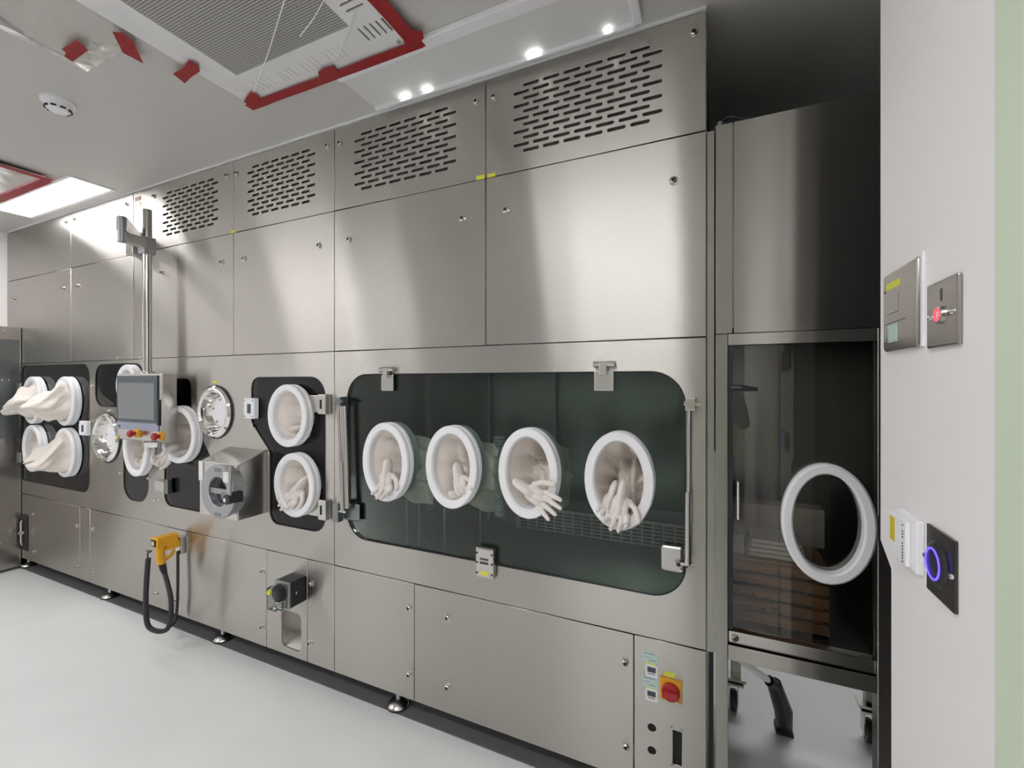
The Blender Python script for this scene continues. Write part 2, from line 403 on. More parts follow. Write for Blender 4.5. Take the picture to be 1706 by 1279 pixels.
TAPES = [0]
def tape(pts, label, th=.0012, z=CEIL, group='red tape on the ceiling', wob=.0):
    TAPES[0] += 1; z -= .0003*TAPES[0]
    bm = MB(); bm.prism([(p[0], p[1], z-th) for p in pts], (0, 0, -th))
    return single('red_tape', bm.mesh(), TAPE, label, 'tape', group)
zt = CEIL-.0215
def strip(p, q, wdt, label, rag=.006, z=zt, seed=1):
    rnd = random.Random(seed); p, q = Vector(p), Vector(q); d = (q-p); n = Vector((-d.y, d.x)).normalized()*wdt/2; N = 12
    top = [p+d*k/N+n*(1+rnd.uniform(-rag, rag)*8) for k in range(N+1)]; bot = [p+d*k/N-n*(1+rnd.uniform(-rag, rag)*8) for k in range(N+1)]
    return tape(top+bot[::-1], label, z=z)
strip((hx0-.01, hy1-.008), (hx1+.02, hy1+.002), .04, 'red tape strip along the front edge of the large diffuser', seed=2)
strip((hx1+.005, hy1+.02), (hx1+.005, hy0), .055, 'red tape strip along the right edge of the large diffuser', seed=3)
def px_tape(pp, label, z=CEIL-.0225): tape([onz(a_, b_, z) for a_, b_ in pp], label, z=z)
px_tape(((406, 168), (418, 151), (432, 160), (428, 172), (421, 181)), 'red tape patch at the left front corner of the large diffuser')
px_tape(((672, 68), (690, 50), (704, 50), (706, 62), (694, 74), (680, 78)), 'red tape fold at the right front corner of the large diffuser')
px_tape(((540, 112), (556, 108), (566, 122), (557, 130), (532, 128), (530, 118)), 'red tape patch where the diffuser meets the unlit light panel')
px_tape(((103, 80), (127, 65), (147, 82), (121, 101), (107, 92), (110, 86)), 'leftmost red tape square on the bare ceiling')
px_tape(((187, 51), (205, 53), (222, 68), (239, 104), (205, 86)), 'long slanted red tape piece between the two red squares')
px_tape(((288, 121), (304, 112), (315, 99), (330, 107), (333, 117), (318, 127), (308, 137)), 'red tape square right of the slanted tape piece')
e1, e2 = onz(78, 288, CEIL), onz(0, 262, CEIL)
strip((h2.x-.01, h2.y+.01), (h2.x-.9, h2.y+.01), .05, 'dull red tape on the front edge of the left diffuser', seed=5)
strip((h2.x+.01, h2.y+.02), (h2.x+.01, h2.y-.93), .05, 'dull red tape on the right edge of the left diffuser', seed=6)

c = onz(97, 176, CEIL-.02)
t = thing('smoke_detector', 'round white smoke detector on the bare ceiling', 'smoke detector', (c.x, c.y, CEIL-.055))
obj('base', MB().lathe([(.001, 0), (.058, 0), (.058, -.012), (.001, -.014)], (c.x, c.y, CEIL), n=32, closed=False, axis='z'), WHITEPL, t)
obj('head', MB().lathe([(.001, -.012), (.048, -.012), (.045, -.034), (.032, -.046), (.001, -.05)], (c.x, c.y, CEIL), n=32, closed=False, axis='z').mesh(True), WHITEPL, t)
for k in range(9):
    f = 2*PI*k/9; d = Vector((math.cos(f), math.sin(f), 0)); e = Vector((-d.y, d.x, 0)); p = Vector((c.x, c.y, CEIL-.0375))+d*.0425
    obj('slot', MB().hexa([p-e*.009-d*.003+Vector((0, 0, -.003)), p+e*.009-d*.003+Vector((0, 0, -.003)), p+e*.009+d*.003+Vector((0, 0, -.003)), p-e*.009+d*.003+Vector((0, 0, -.003)),
        p-e*.009-d*.003+Vector((0, 0, .003)), p+e*.009-d*.003+Vector((0, 0, .003)), p+e*.009+d*.003+Vector((0, 0, .003)), p-e*.009+d*.003+Vector((0, 0, .003))]), HOLE, t)

# ------------------------------------------------------------------ isolator: shared pieces
sm = MB(); sm.lathe([(.001, 0), (.0125, 0), (.0125, -.002), (.009, -.003), (.0085, -.007), (.006, -.0095), (.0045, -.0095), (.0045, -.006), (.001, -.006)], (0, 0, 0), n=14, closed=False)
sm.mi = 1; sm.lathe([(.001, -.0096), (.0056, -.0096), (.0055, -.0100), (.001, -.0101)], (0, 0, 0), n=6, closed=False)
SCREW = sm.mesh(True); SCREW.materials.append(POLISH); SCREW.materials.append(HOLE)
def screw(parent, px, py, y=D):
    o = obj('screw', SCREW, None, parent, (X(px, y), y, Z(px, py, y))); o.scale = (1.2,)*3; return o
GAP = .0016
def panel(t, x0, x1, z0, z1, name='panel', holes=(), screws=(), m=STEEL, y0=D):
    o = obj(name, plate(rect(x0+GAP, x1-GAP, z0+GAP, z1-GAP), list(holes), y0, y0+.010, bev=.0012), m, t)
    for s in screws: screw(o, *s, y0)
    return o
def vent(t, x0, x1, screws):
    w_ = x1-x0; cx = (x0+x1)/2; hs = []
    a0 = x0+w_*.145; a1 = x0+w_*.845; sx = (a1-a0)/7; zt_ = ZB+.335; dz = .0257
    for r in range(11):
        n = 6 if r % 2 == 0 else 7; off = sx/2 if n == 6 else 0; z = zt_-r*dz
        for k in range(n):
            xx = a0+off+k*sx
            hs.append(rounded(rect(xx+.006, xx+sx-.012, z-.0062, z+.0062), .0061, 3))
    o = panel(t, x0, x1, ZB, ZT-.004, 'vent_panel', hs, screws)
    obj('filter_mesh', MB().box(a0-.02, a1+.02, D+.018, D+.022, ZB+.03, ZB+.375), MESHB, o)
    return o
def foot(t, px, py, y=1.64):
    x = X(px, y)
    o = obj('levelling_foot', MB().lathe([(.001, 0), (.048, 0), (.050, .008), (.044, .018), (.018, .030), (.012, .032), (.012, .12), (.001, .12)], (x, y, .004), n=24, closed=False, axis='z').mesh(True), SATIN, t)
    obj('rubber_pad', MB().lathe([(.001, 0), (.052, 0), (.052, .007), (.001, .007)], (x, y, .004), n=24, closed=False, axis='z'), RUBBER, o)
def label_strip(t, px, py, w_=.045, h_=.014, m=ACID, y=D, name='yellow_label'):
    x, z = X(px, y), Z(px, py, y)
    return obj(name, MB().box(x-w_/2, x+w_/2, y-.0012, y-.0002, z-h_/2, z+h_/2), m, t)
RW = .036
def port_geom(px0, px1, py0, py1):
    yf = D-.048; x0, x1 = X(px0, yf), X(px1, yf); pm = (px0+px1)/2
    z1, z0 = Z(pm, py0, yf), Z(pm, py1, yf)
    return (x0+x1)/2, (z0+z1)/2, (x1-x0)/2, (z1-z0)/2
PORTS = [(603, 679, 704, 836), (708, 794, 709, 848), (829.5, 929, 713, 865), (973, 1090, 719, 884), (445, 510, 640, 745), (455.5, 522, 755, 862),
    (36, 66, 627, 706), (88, 122.5, 627, 709), (36, 66.5, 708, 786), (88, 122.5, 713, 795), (192.5, 226, 607, 676), (204, 244.5, 697, 794), (265, 324, 676, 772)]
def pane(t, loop, ports=(), name='window_pane', m=GLASS, y=D+.004, rim=True):
    hs = []
    for k in ports:
        cx, cz, a, b = port_geom(*PORTS[k]); hs.append(oval(cx, cz, a-RW+.012, b-RW+.012))
    o = obj(name, plate(loop, hs, y, y+.006), m, t)
    if rim:
        cx = sum(p[0] for p in loop)/len(loop); cz = sum(p[1] for p in loop)/len(loop)
        pts = [(p[0], y-.003, p[1]) for p in loop]+[(loop[0][0], y-.003, loop[0][1]), (loop[1][0], y-.003, loop[1][1])]
        obj('gasket', MB().tube(pts, .0028, 6), BLACK, o)
    return o
def hinge_block(t, px0, px1, py, h_=.06, dep=.03, label=None):
    x0, x1 = X(px0), X(px1); z = Z((px0+px1)/2, py)
    o = obj('hinge', MB().box(x0, x1, D-dep, D, z-h_/2, z+h_/2, .003), SATIN, t)
    xm = x0+(x1-x0)*.62
    obj('hinge_slot', MB().box(xm, xm+(x1-x0)*.14, D-dep-.001, D-dep+.002, z-h_*.3, z+h_*.3), HOLE, o)
    return o
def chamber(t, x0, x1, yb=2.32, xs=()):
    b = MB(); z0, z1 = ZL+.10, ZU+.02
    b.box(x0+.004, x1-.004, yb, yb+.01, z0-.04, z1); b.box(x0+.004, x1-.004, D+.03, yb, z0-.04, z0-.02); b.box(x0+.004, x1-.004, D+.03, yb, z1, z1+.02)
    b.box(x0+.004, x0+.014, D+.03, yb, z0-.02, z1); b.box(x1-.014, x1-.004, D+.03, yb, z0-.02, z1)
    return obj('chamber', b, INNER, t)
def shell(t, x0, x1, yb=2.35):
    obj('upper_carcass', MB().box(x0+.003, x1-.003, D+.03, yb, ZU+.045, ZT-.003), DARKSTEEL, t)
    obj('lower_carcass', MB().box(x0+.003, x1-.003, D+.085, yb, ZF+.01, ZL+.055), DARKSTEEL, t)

# ------------------------------------------------------------------ right unit
XM = X(557)
iso = thing('isolator', 'right half of the steel isolator with the long four-port window', 'isolator', ((XM+XR)/2, 1.95, 0), 'stainless steel isolator units')
shell(iso, XM, XR); ch = chamber(iso, XM, XR)
obj('side_panel', MB().box(XR-.0025, XR+.0, D+.012, 2.35, ZF, ZT-.003), STEELV, iso)
xs = X(809)
vent(iso, XM, xs, ((567, 239), (794, 170)))
vent(iso, xs, XR, ((823, 162), (1156, 55)))
panel(iso, XM, xs, ZU, ZB, 'upper_panel', (), ((582, 399), (771, 364)))
panel(iso, xs, XR, ZU, ZB, 'upper_panel', (), ((843, 350), (1122, 301)))
zt6, zb6 = Z(860, 621), Z(900, 955)
W6 = rounded(rect(X(579), X(1142), zb6, zt6), .115, 10)
obj('fascia', plate(rect(XM+GAP, XR-GAP, ZL+GAP, ZU-GAP), [W6], D, D+.010, bev=.0012), STEEL, iso)
door = pane(iso, W6, (0, 1, 2, 3), 'glass_door')
xl1, xl2 = X(690), X(1056)
panel(iso, XM, xl1, ZF, ZL, 'lower_panel', (), ((682, 1012), (682, 1123)))
panel(iso, xl1, xl2, ZF, ZL, 'lower_panel', (), ((746, 1028), (746, 1144), (1042, 1103), (1043, 1242)))
hz = lambda px, py: (X(px), Z(px, py))
def hole_rect(a_, b_, r=.003): return rounded(rect(min(a_[0], b_[0]), max(a_[0], b_[0]), min(a_[1], b_[1]), max(a_[1], b_[1])), r, 2)
hA, hB = hz(1086, 1212), hz(1086, 1250); rA = .0135
slot = (X(1121), X(1136), Z(1121, 1272), Z(1128, 1218))
pe = panel(iso, xl2, XR, ZF, ZL, 'electrical_panel', [oval(*hA, rA, rA, 16), oval(*hB, rA, rA, 16), rect(*slot)])
obj('dark_backing', MB().box(xl2+.03, XR-.02, D+.0105, D+.0135, slot[2]-.02, hA[1]+.05), HOLE, pe)
for px, py in ((1119, 1211), (1136, 1216), (1119, 1273)):
    obj('rivet', MB().lathe([(.001, 0), (.003, 0), (.003, -.002), (.001, -.002)], (X(px), D, Z(px, py)), n=8, closed=False), DARKSTEEL, pe)
for k, (py, pl, pk) in enumerate(((1094, 1105, 1117), (1135, 1147, 1157))):
    x, z = X(1083.5), Z(1083.5, py)
    s_ = obj('nameplate', MB().box(x-.026, x+.026, D-.003, D, z-.020, z+.018), MINT, pe)
    obj('nameplate_text', MB().box(x-.022, x+.016, D-.0036, D-.003, z+.010, z+.015).box(x-.004, x+.02, D-.0036, D-.003, z-.012, z-.008).box(x-.022, x+.0, D-.0036, D-.003, z-.002, z+.0005), BLUEG, s_)
    label_strip(pe, 1083.5, pl, .034, .013)
    x, z = X(1085.5), Z(1085.5, pk)
    b = obj('barcode_label', MB().box(x-.020, x+.020, D-.0016, D-.0002, z-.021, z+.021), PAPER, pe)
    ink = MB().box(x-.014, x+.014, D-.0022, D-.0016, z-.005, z+.013).box(x-.013, x+.012, D-.0022, D-.0016, z-.012, z-.0095)
    obj('print', ink, INK, b)
label_strip(iso, 800.5, 295.5, .040, .017); label_strip(iso, 818.5, 292, .036, .015)
foot(iso, 664, 1178); foot(iso, 1120, 1290)
# top hinges, latch, struts of the long window
def flap_hinge(px, py_top, py_bot):
    x = X(px); z1, z0 = Z(px, py_top), Z(px, py_bot); hw = .036
    o = obj('hinge', MB().box(x-hw, x+hw, D-.012, D-.004, z0, z1-.035, .004), SATIN, iso)
    obj('hinge_barrel', MB().tube([(x-hw, D-.016, z1-.012), (x+hw+.004, D-.016, z1-.012)], .011, 14), SATIN, o)
    obj('hinge_mount', MB().box(x-hw*.9, x+hw*.9, D-.012, D, z1-.022, z1, .002), SATIN, o)
    obj('hinge_strap', MB().box(x-.014, x+.014, D-.028, D-.006, z1-.05, z1-.004, .003), SATIN, o)
flap_hinge(647.5, 611, 651); flap_hinge(1007, 601, 651)
x, zt_, zb_ = X(808, D-.02), Z(808, 912, D-.02), Z(808, 963, D-.02)
la = obj('window_latch', MB().box(x-.042, x+.042, D-.026, D, zb_, zt_, .008), SATIN, iso)
obj('latch_slot', MB().box(x-.020, x+.018, D-.027, D-.0255, zb_+.058, zb_+.068).box(x-.020, x+.018, D-.027, D-.0255, zb_+.074, zb_+.082), INK, la)
obj('yellow_label', MB().box(x-.016, x+.018, D-.0268, D-.0258, zb_+.014, zb_+.030), ACID, la)
for dx, dz in ((-.034, .02), (.034, .02), (-.034, .062), (.034, .062), (-.034, .10), (.034, .10)):
    obj('rivet', MB().lathe([(.001, 0), (.004, 0), (.004, -.002), (.001, -.002)], (x+dx, D-.0262, zb_+dz), n=8, closed=False), HOLE, la)
def strut(pxt, pyt, pxb, pyb, side):
    y = D-.045; xt, zt2 = X(pxt, y), Z(pxt, pyt, y); xb, zb2 = X(pxb, y), Z(pxb, pyb, y); xm = (xt+xb)/2
    o = obj('gas_strut', MB().tube([(xb, y, zb2), (xb*.55+xt*.45, y, zb2*.55+zt2*.45)], .011, 14).tube([(xb*.6+xt*.4, y, zb2*.6+zt2*.4), (xt, y, zt2)], .007, 12), SATIN, iso)
    obj('strut_mount', MB().box(xt-.012, xt+.022, D-.052, D, zt2-.024, zt2+.020, .004).tube([(xt-.016, y, zt2), (xt+.035, y, zt2)], .008, 10), SATIN if side > 0 else DARKSTEEL, o)
    obj('strut_pin', MB().tube([(xb-.022, y, zb2), (xb+.022, y, zb2)], .007, 10), CHROME, o)
    return o
strut(1148, 672, 1146, 940, 1); st = strut(563, 668, 571, 852, -1)
y = D-.03
obj('guide_rod', MB().tube([(X(573.5, y), y, Z(573.5, 676, y)), (X(579, y), y, Z(579, 846, y))], .014, 14), SATIN, iso)
x0, x1, z0, z1 = X(575), X(602), Z(590, 866), Z(590, 838)
obj('strut_bracket', MB().box(x0, x1, D-.012, D-.004, z0, z1, .006), DARKSTEEL, iso)
obj('strut_clevis', MB().box(X(568), X(578), D-.055, D-.02, z0-.004, z1+.004, .004), DARKSTEEL, iso)
x0, x1, z0, z1 = X(1101, D-.01), X(1138, D-.01), Z(1120, 951, D-.01), Z(1120, 909, D-.01)
sb = obj('strut_bracket', MB().box(x0, x1, D-.012, D-.004, z0, z1, .008), SATIN, iso)
screw(sb, 1131, 938, D-.012)
obj('strut_clevis', MB().box(X(1140), X(1148), D-.05, D-.012, Z(1140, 936), Z(1140, 916), .003), BLACK, iso)
# chamber interior seen through the long window
yb = 2.31
zfl = ZL+.09
for px, m in ((715, SATIN), (815, SATIN), (924, SATIN)):
    x = X(px, 2.29); obj('panel_joint', MB().box(x-.006, x+.006, 2.285, yb+.012, zfl, ZU), CASE, ch)
for x in (X(660, 1.72), X(736, 2.0), X(776, 2.0), X(846, 2.1)):
    obj('rod', MB().tube([(x, 1.80, zfl-.01), (x, 1.80, zfl+.32)], .005, 8), CASE, ch)
x0, x1, z0, z1 = X(860, 2.26), X(1170, 2.26), Z(1000, 918, 2.26), Z(1000, 858, 2.26)
hs = []
nx, nz = 18, 9
for i in range(nx):
    for j in range(nz):
        hs.append(rect(x0+.02+(x1-x0-.04)*i/nx+.004, x0+.02+(x1-x0-.04)*(i+1)/nx-.004, z0+.012+(z1-z0-.024)*j/nz+.004, z0+.012+(z1-z0-.024)*(j+1)/nz-.003))
obj('return_grille', plate(rect(x0, x1, z0, z1), hs, 2.262, 2.268), mat('grille_paint', (.62, .64, .63), .5), ch)
obj('grille_void', MB().box(x0, x1, 2.275, 2.28, z0, z1), HOLE, ch)
hp = MB()
x = X(829, 1.74); z0, z1 = Z(829, 860, 1.74), Z(829, 735, 1.74); pr = []
for k in range(45): pr.append((.028 if k % 2 else .023, z0+.02+(z1-z0)*k/44))
hp.lathe([(.001, z0)]+[(.023, z0)]+pr+[(.001, pr[-1][1])], (x, 1.76, 0), n=20, closed=False, axis='z')
obj('ribbed_hose', hp, mat('blue_grey_hose', (.33, .37, .40), .5), ch)

# ------------------------------------------------------------------ left unit
XC0, XC1 = X(222), X(252)
iso2 = thing('isolator', 'left half of the steel isolator with several small rounded windows', 'isolator', ((XL+XM)/2, 1.95, 0), 'stainless steel isolator units')
shell(iso2, XL, XM); ch2 = chamber(iso2, XL, XM)
xa, xb = X(118), X(389)
vent(iso2, XC1, xb, ((257, 327), (378, 293)))
vent(iso2, xb, XM, ((394, 289), (546, 244)))
panel(iso2, XL, xa, ZB, ZT-.004, 'top_panel', (), ((110, 369),))
panel(iso2, xa, XC0, ZB, ZT-.004, 'top_panel', (), ((124, 364), (212, 340)))
panel(iso2, XC0, XC1, ZU, ZT-.004, 'column_strip', (), (), STEELV, D+.002)
for py, m in ((331, mat('brown_tag', (.35, .17, .10), .5)), (340, mat('tan_tag', (.62, .45, .22), .5))):
    x, z = X(230), Z(230, py); obj('tag', MB().box(x-.04, x+.03, D+.0003, D+.0019, z-.014, z+.014), m, iso2)
panel(iso2, XL, xa, ZU, ZB, 'upper_panel', (), ((106, 480), (24, 497)))
panel(iso2, xa, XC0, ZU, ZB, 'upper_panel', (), ((130, 476),))
panel(iso2, XC1, xb, ZU, ZB, 'upper_panel', (), ((270, 454), (370, 437)))
panel(iso2, xb, XM, ZU, ZB, 'upper_panel', (), ((407, 431), (532, 409)))
for px, py in ((223, 318), (389, 386)): label_strip(iso2, px, py, .05, .014)
W1 = rounded(rect(X(36), X(149), Z(135, 819), Z(135, 606)), [.03, .09, .09, .06], 8)
W2 = rounded(rect(X(159), X(239), Z(190, 678), Z(190, 606)), .09, 8)
W3 = rounded(rect(X(206), X(247), Z(225, 834), Z(225, 700)), .11, 8)
W4 = rounded([hz(275, 838), hz(352, 858), hz(352, 757), hz(319, 690), hz(319, 629), hz(275, 631)], [.06, .05, .06, .06, .06, .05], 6)
W5 = rounded([hz(450, 872), hz(542, 889), hz(539, 627), hz(419, 629), hz(419, 703), hz(450, 752)], [.06, .08, .09, .06, .05, .04], 6)
z_5 = Z(540, 888), Z(480, 628)
W5 = rounded([(X(450), z_5[0]), (X(542), z_5[0]), (X(542), z_5[1]), (X(419), z_5[1]), (X(419), Z(419, 703)), (X(450), Z(450, 752))], [.06, .08, .10, .06, .06, .06], 6)
z_4 = Z(330, 852), Z(300, 630)
W4 = rounded([(X(274), z_4[0]), (X(352), z_4[0]), (X(352), Z(352, 765)), (X(319), Z(319, 690)), (X(319), z_4[1]), (X(274), z_4[1])], [.07, .05, .06, .06, .06, .05], 6)
R1, R2 = (X(179), Z(179, 729), .165), (X(359.5), Z(359.5, 686), .148)
wl = [W1, W2, W3, W4, W5]
obj('fascia', plate(rect(XL+GAP, XM-GAP, ZL+GAP, ZU-GAP), wl+[oval(R1[0], R1[1], .13, .13), oval(R2[0], R2[1], .125, .125)], D, D+.010, bev=.0012), STEEL, iso2)
for wv, ks in zip(wl, ((6, 7, 8, 9), (10,), (11,), (12,), (4, 5))): pane(iso2, wv, ks)
for px, py in ((198, 596), (236, 596), (155, 643), (183, 684), (202, 788), (249, 796), (260, 833), (451, 755), (423, 709)):
    obj('stud', MB().lathe([(.001, 0), (.008, 0), (.008, -.012), (.001, -.014)], (X(px), D, Z(px, py)), n=10, closed=False), CHROME, iso2)
# latches and hinges
def latch(px, py, w_=.085, h_=.11):
    x, z = X(px, D-.02), Z(px, py, D-.02)
    o = obj('window_latch', MB().box(x-w_/2, x+w_/2, D-.03, D, z-h_/2, z+h_/2, .005), WHITEPL, iso2)
    obj('latch_slot', MB().box(x-.010, x+.018, D-.0312, D-.0295, z-.026, z+.024), INK, o)
    for dx, dz in ((-1, -1), (1, -1), (-1, 1), (1, 1)):
        obj('rivet', MB().lathe([(.001, 0), (.004, 0), (.004, -.002), (.001, -.002)], (x+dx*(w_/2-.011), D-.0302, z+dz*(h_/2-.012)), n=8, closed=False), DARKSTEEL, o)
latch(417, 680); latch(140, 713, .10, .10)
def side_hinge(px0, px1, py, h_=.085):
    x0, x1 = X(px0), X(px1); z = Z(px1, py); xm = x0+(x1-x0)*.62
    o = obj('hinge', MB().box(x0, xm, D-.012, D-.003, z-h_/2, z+h_/2, .003), SATIN, iso2)
    obj('hinge_block', MB().box(xm, x1, D-.034, D, z-h_/2-.006, z+h_/2+.006, .004), SATIN, o)
    obj('hinge_slot', MB().box(xm+.016, xm+.028, D-.0352, D-.033, z-.022, z+.022), HOLE, o)
side_hinge(516, 552, 673); side_hinge(517, 552, 848)
for py in (646, 760):
    z = Z(30, py); x = X(30)
    o = obj('hinge', MB().box(x-.10, x+.10, D-.02, D-.004, z-.04, z+.04, .004), SATIN, iso2)
    obj('hinge_barrel', MB().tube([(x-.01, D-.028, z-.045), (x-.01, D-.028, z+.045)], .016, 12), CHROME, o)
z = Z(280, 808); x = X(280)
o = obj('hinge', MB().box(x-.08, x+.02, D-.035, D, z-.03, z+.03, .004), SATIN, iso2)
obj('hinge_plate', MB().box(x+.02, x+.05, D-.03, D-.004, z-.045, z+.045, .003), DARKSTEEL, o)
label_strip(iso2, 358, 636, .04, .014)
# lower panels
def zz(px, py): return Z(px, py)
cuts = [X(34), X(133), X(150), X(278), X(444), X(512), XM]
scs = [((56, 856), (57, 918)), ((129, 875), (130, 944)), ((155, 881), (155, 954), (261, 988)), ((295, 915), (295, 999), (438, 951), (437, 1044)), (), ((518, 972), (517, 1070))]
pk = hole_rect(hz(468.5, 1081), hz(501.5, 1023), .03)
pk = rounded(rect(X(468.5), X(501.5), Z(485, 1081), Z(485, 1019)), .03, 5)
nh = (X(34), X(45), Z(39, 915), Z(39, 856))
for k in range(6):
    o = panel(iso2, cuts[k], cuts[k+1], ZF, ZL, 'lower_panel', [pk] if k == 4 else [], scs[k])
    if k == 4:
        x0, x1, z0, z1 = X(468.5)-.006, X(501.5)+.006, Z(485, 1081)-.006, Z(485, 1019)+.006
        b = MB().box(x0, x0+.003, D+.01, D+.075, z0, z1).box(x1-.003, x1, D+.01, D+.075, z0, z1).box(x0, x1, D+.01, D+.075, z1-.003, z1).box(x0, x1, D+.075, D+.078, z0, z1)
        b.hexa([(x0, D+.01, z0), (x1, D+.01, z0), (x1, D+.075, z0+.05), (x0, D+.075, z0+.05), (x0, D+.01, z0+.003), (x1, D+.01, z0+.003), (x1, D+.075, z0+.053), (x0, D+.075, z0+.053)])
        obj('recess_tray', b, SATIN, o)
        obj('drain_hole', MB().lathe([(.001, 0), (.009, 0), (.009, .003), (.001, .003)], (X(494), D+.0735, Z(494, 1056)), n=12, closed=False), HOLE, o)
    if k == 0:
        o2 = obj('pocket_handle', MB().box(nh[0]+.02, nh[1]+.02, D-.004, D, nh[2], nh[3], .003), BLACK, o)
        xm = (nh[0]+nh[1])/2+.02; zm = (nh[2]+nh[3])/2
        obj('handle_knob', MB().tube([(xm, D-.004, zm), (xm, D-.035, zm)], .012, 12).tube([(xm, D-.03, zm), (xm+.05, D-.03, zm+.01)], .010, 10), CHROME, o2)
        obj('handle_loop', MB().tube([(xm, D-.012, zm-.1), (xm-.012, D-.016, zm-.08), (xm-.012, D-.016, zm+.08), (xm, D-.012, zm+.1)], .008, 8), SATIN, o2)
foot(iso2, 48, 955); foot(iso2, 184, 1000); foot(iso2, 372, 1070)

# thin dark slab on the floor under both units
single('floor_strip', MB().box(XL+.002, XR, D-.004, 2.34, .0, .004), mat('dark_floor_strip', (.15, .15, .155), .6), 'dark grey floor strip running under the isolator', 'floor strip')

# ------------------------------------------------------------------ glove ports
def hand_mesh(pose):
    b = MB()
    b.capsule((0, 0, .035), (0, 0, -.005), .040, .042, 14, .5)
    b.capsule((-.018, 0, -.02), (-.022, 0, -.055), .024, .020, 12, .7); b.capsule((.018, 0, -.02), (.022, 0, -.055), .024, .020, 12, .7)
    b.capsule((0, 0, -.01), (0, 0, -.06), .03, .026, 12, .55)
    ln = [.060, .072, .078, .066]; xs_ = [-.036, -.012, .012, .034]; sp = [-.22, -.07, .06, .2]
    for i in range(4):
        p = Vector((xs_[i], 0, -.072)); k = pose[i]; L = ln[i]; a = 0.0
        for j, (f, r0, r1) in enumerate(((.48, .0118, .0108), (.32, .0108, .0100), (.28, .0100, .0088))):
            a += k*(.5, .75, .55)[j]
            d = Vector((math.sin(sp[i])*math.cos(a), -math.sin(a), -math.cos(sp[i])*math.cos(a)))
            q = p+d*L*f; b.capsule(p, q, r0, r1, 10); p = q
    p = Vector((.034, 0, -.015))
    for f, dx in ((.036, (.75, -.15, -.64)), (.032, (.45, -.35*pose[4], -.82)), (.024, (.3, -.6*pose[4], -.74))):
        q = p+Vector(dx).normalized()*f; b.capsule(p, q, .0135, .0115, 10); p = q
    me = b.mesh(); o = bpy.data.objects.new('h', me); C.objects.link(o)
    m = o.modifiers.new('r', 'REMESH'); m.mode = 'VOXEL'; m.voxel_size = .0036
    s_ = o.modifiers.new('s', 'SMOOTH'); s_.iterations = 3; s_.factor = .5
    bpy.context.view_layer.update()
    r = bpy.data.meshes.new_from_object(o.evaluated_get(bpy.context.evaluated_depsgraph_get())); bpy.data.objects.remove(o)
    for p_ in r.polygons: p_.use_smooth = True
    return r
HAND_OPEN = hand_mesh((.15, .1, .12, .2, .3)); HAND_LIMP = hand_mesh((.75, .55, .65, .9, 1.)); HAND_FIST = hand_mesh((1.5, 1.4, 1.45, 1.6, 1.3))

def sleeve_in(a, b, dep, drop, shr, seed, n=72, m=26, side=0.):
    # fabric sleeve hanging into the chamber in upright folds, closed by its own gathered cloth
    rnd = random.Random(seed); ph = [rnd.uniform(0, 6.28) for _ in range(5)]; bm = bmesh.new(); rings = []
    for j in range(m+1):
        t_ = j/m
        if t_ < .6: e = t_/.6; k = 1-(1-shr)*e; y = dep*e
        else: e = 1.; q = (t_-.6)/.4; k = shr*(1-q)+.04*q; y = dep-.05*math.sin(q*PI)*.6-.06*q
        ring = []
        for i in range(n):
            f = 2*PI*i/n; cx_, sx_ = math.cos(f), math.sin(f)
            fold = .75*(abs(((7*f/PI+ph[0]+.5*t_) % 2)-1)*2-1)+.4*(abs(((12*f/PI+ph[1]-.8*t_) % 2)-1)*2-1)+.15*math.sin(15*f+ph[2]+3*t_)
            amp = .20*min(1, t_*4)
            r = k*(1+amp*fold); bulge = 1+.35*e*max(0, -sx_)
            x_ = a*r*cx_+side*e; z_ = b*r*sx_*bulge-drop*e
            crease = (abs(((x_/a*2.6+ph[3]) % 2)-1)-.5)*2+.6*math.sin(x_/a*11+ph[4])     # upright creases of the gathered cloth
            ring.append(bm.verts.new((x_, .012+y+.022*crease*min(1, t_*1.8), z_)))
        rings.append(ring)
    for r1, r2 in zip(rings, rings[1:]):
        for i in range(n): bm.faces.new((r1[i], r1[(i+1) % n], r2[(i+1) % n], r2[i]))
    bm.faces.new(rings[-1]); return smooth_angle(to_mesh(bm), 60)
def sleeve_out(a, b, tip, seed, n=60, m=26):
    # sleeve pulled out towards the room: a crumpled bag ending in a flat folded cuff
    rnd = random.Random(seed); ph = [rnd.uniform(0, 6.28) for _ in range(6)]; bm = bmesh.new(); rings = []; tip = Vector(tip)
    for j in range(m+1):
        t_ = j/m; k = 1-.12*t_-.40*t_**3
        if t_ > .93: k *= 1-((t_-.93)/.07)*.55
        ring = []
        for i in range(n):
            f = 2*PI*i/n
            tri = abs(((3*f/PI+ph[1]+1.7*t_) % 2)-1)*2-1
            tri2 = abs(((5*f/PI+ph[3]-2.3*t_) % 2)-1)*2-1
            fold = .55*tri+.35*tri2+.25*math.sin(9*f+ph[2]+6*t_)+.35*math.sin(9*t_+2*f+ph[4])
            r = k*(1+.30*min(1, t_*3)*fold)
            sq = 1-.55*t_**1.5                       # the end is squashed flat
            u_, w_ = a*r*math.cos(f), b*r*math.sin(f)*sq
            tw = .5*t_*(1 if seed % 2 else -1)
            u2, w2 = u_*math.cos(tw)-w_*math.sin(tw), u_*math.sin(tw)+w_*math.cos(tw)
            ring.append(bm.verts.new((u2+tip.x*t_, .012+(tip.y-.012)*t_+.03*math.sin(2*f+ph[5])*t_, w2+tip.z*t_*t_+.012*math.sin(7*t_+ph[0])*t_)))
        rings.append(ring)
    for r1, r2 in zip(rings, rings[1:]):
        for i in range(n): bm.faces.new((r1[i], r1[(i+1) % n], r2[(i+1) % n], r2[i]))
    bm.faces.new(rings[-1]); return smooth_angle(to_mesh(bm), 28)
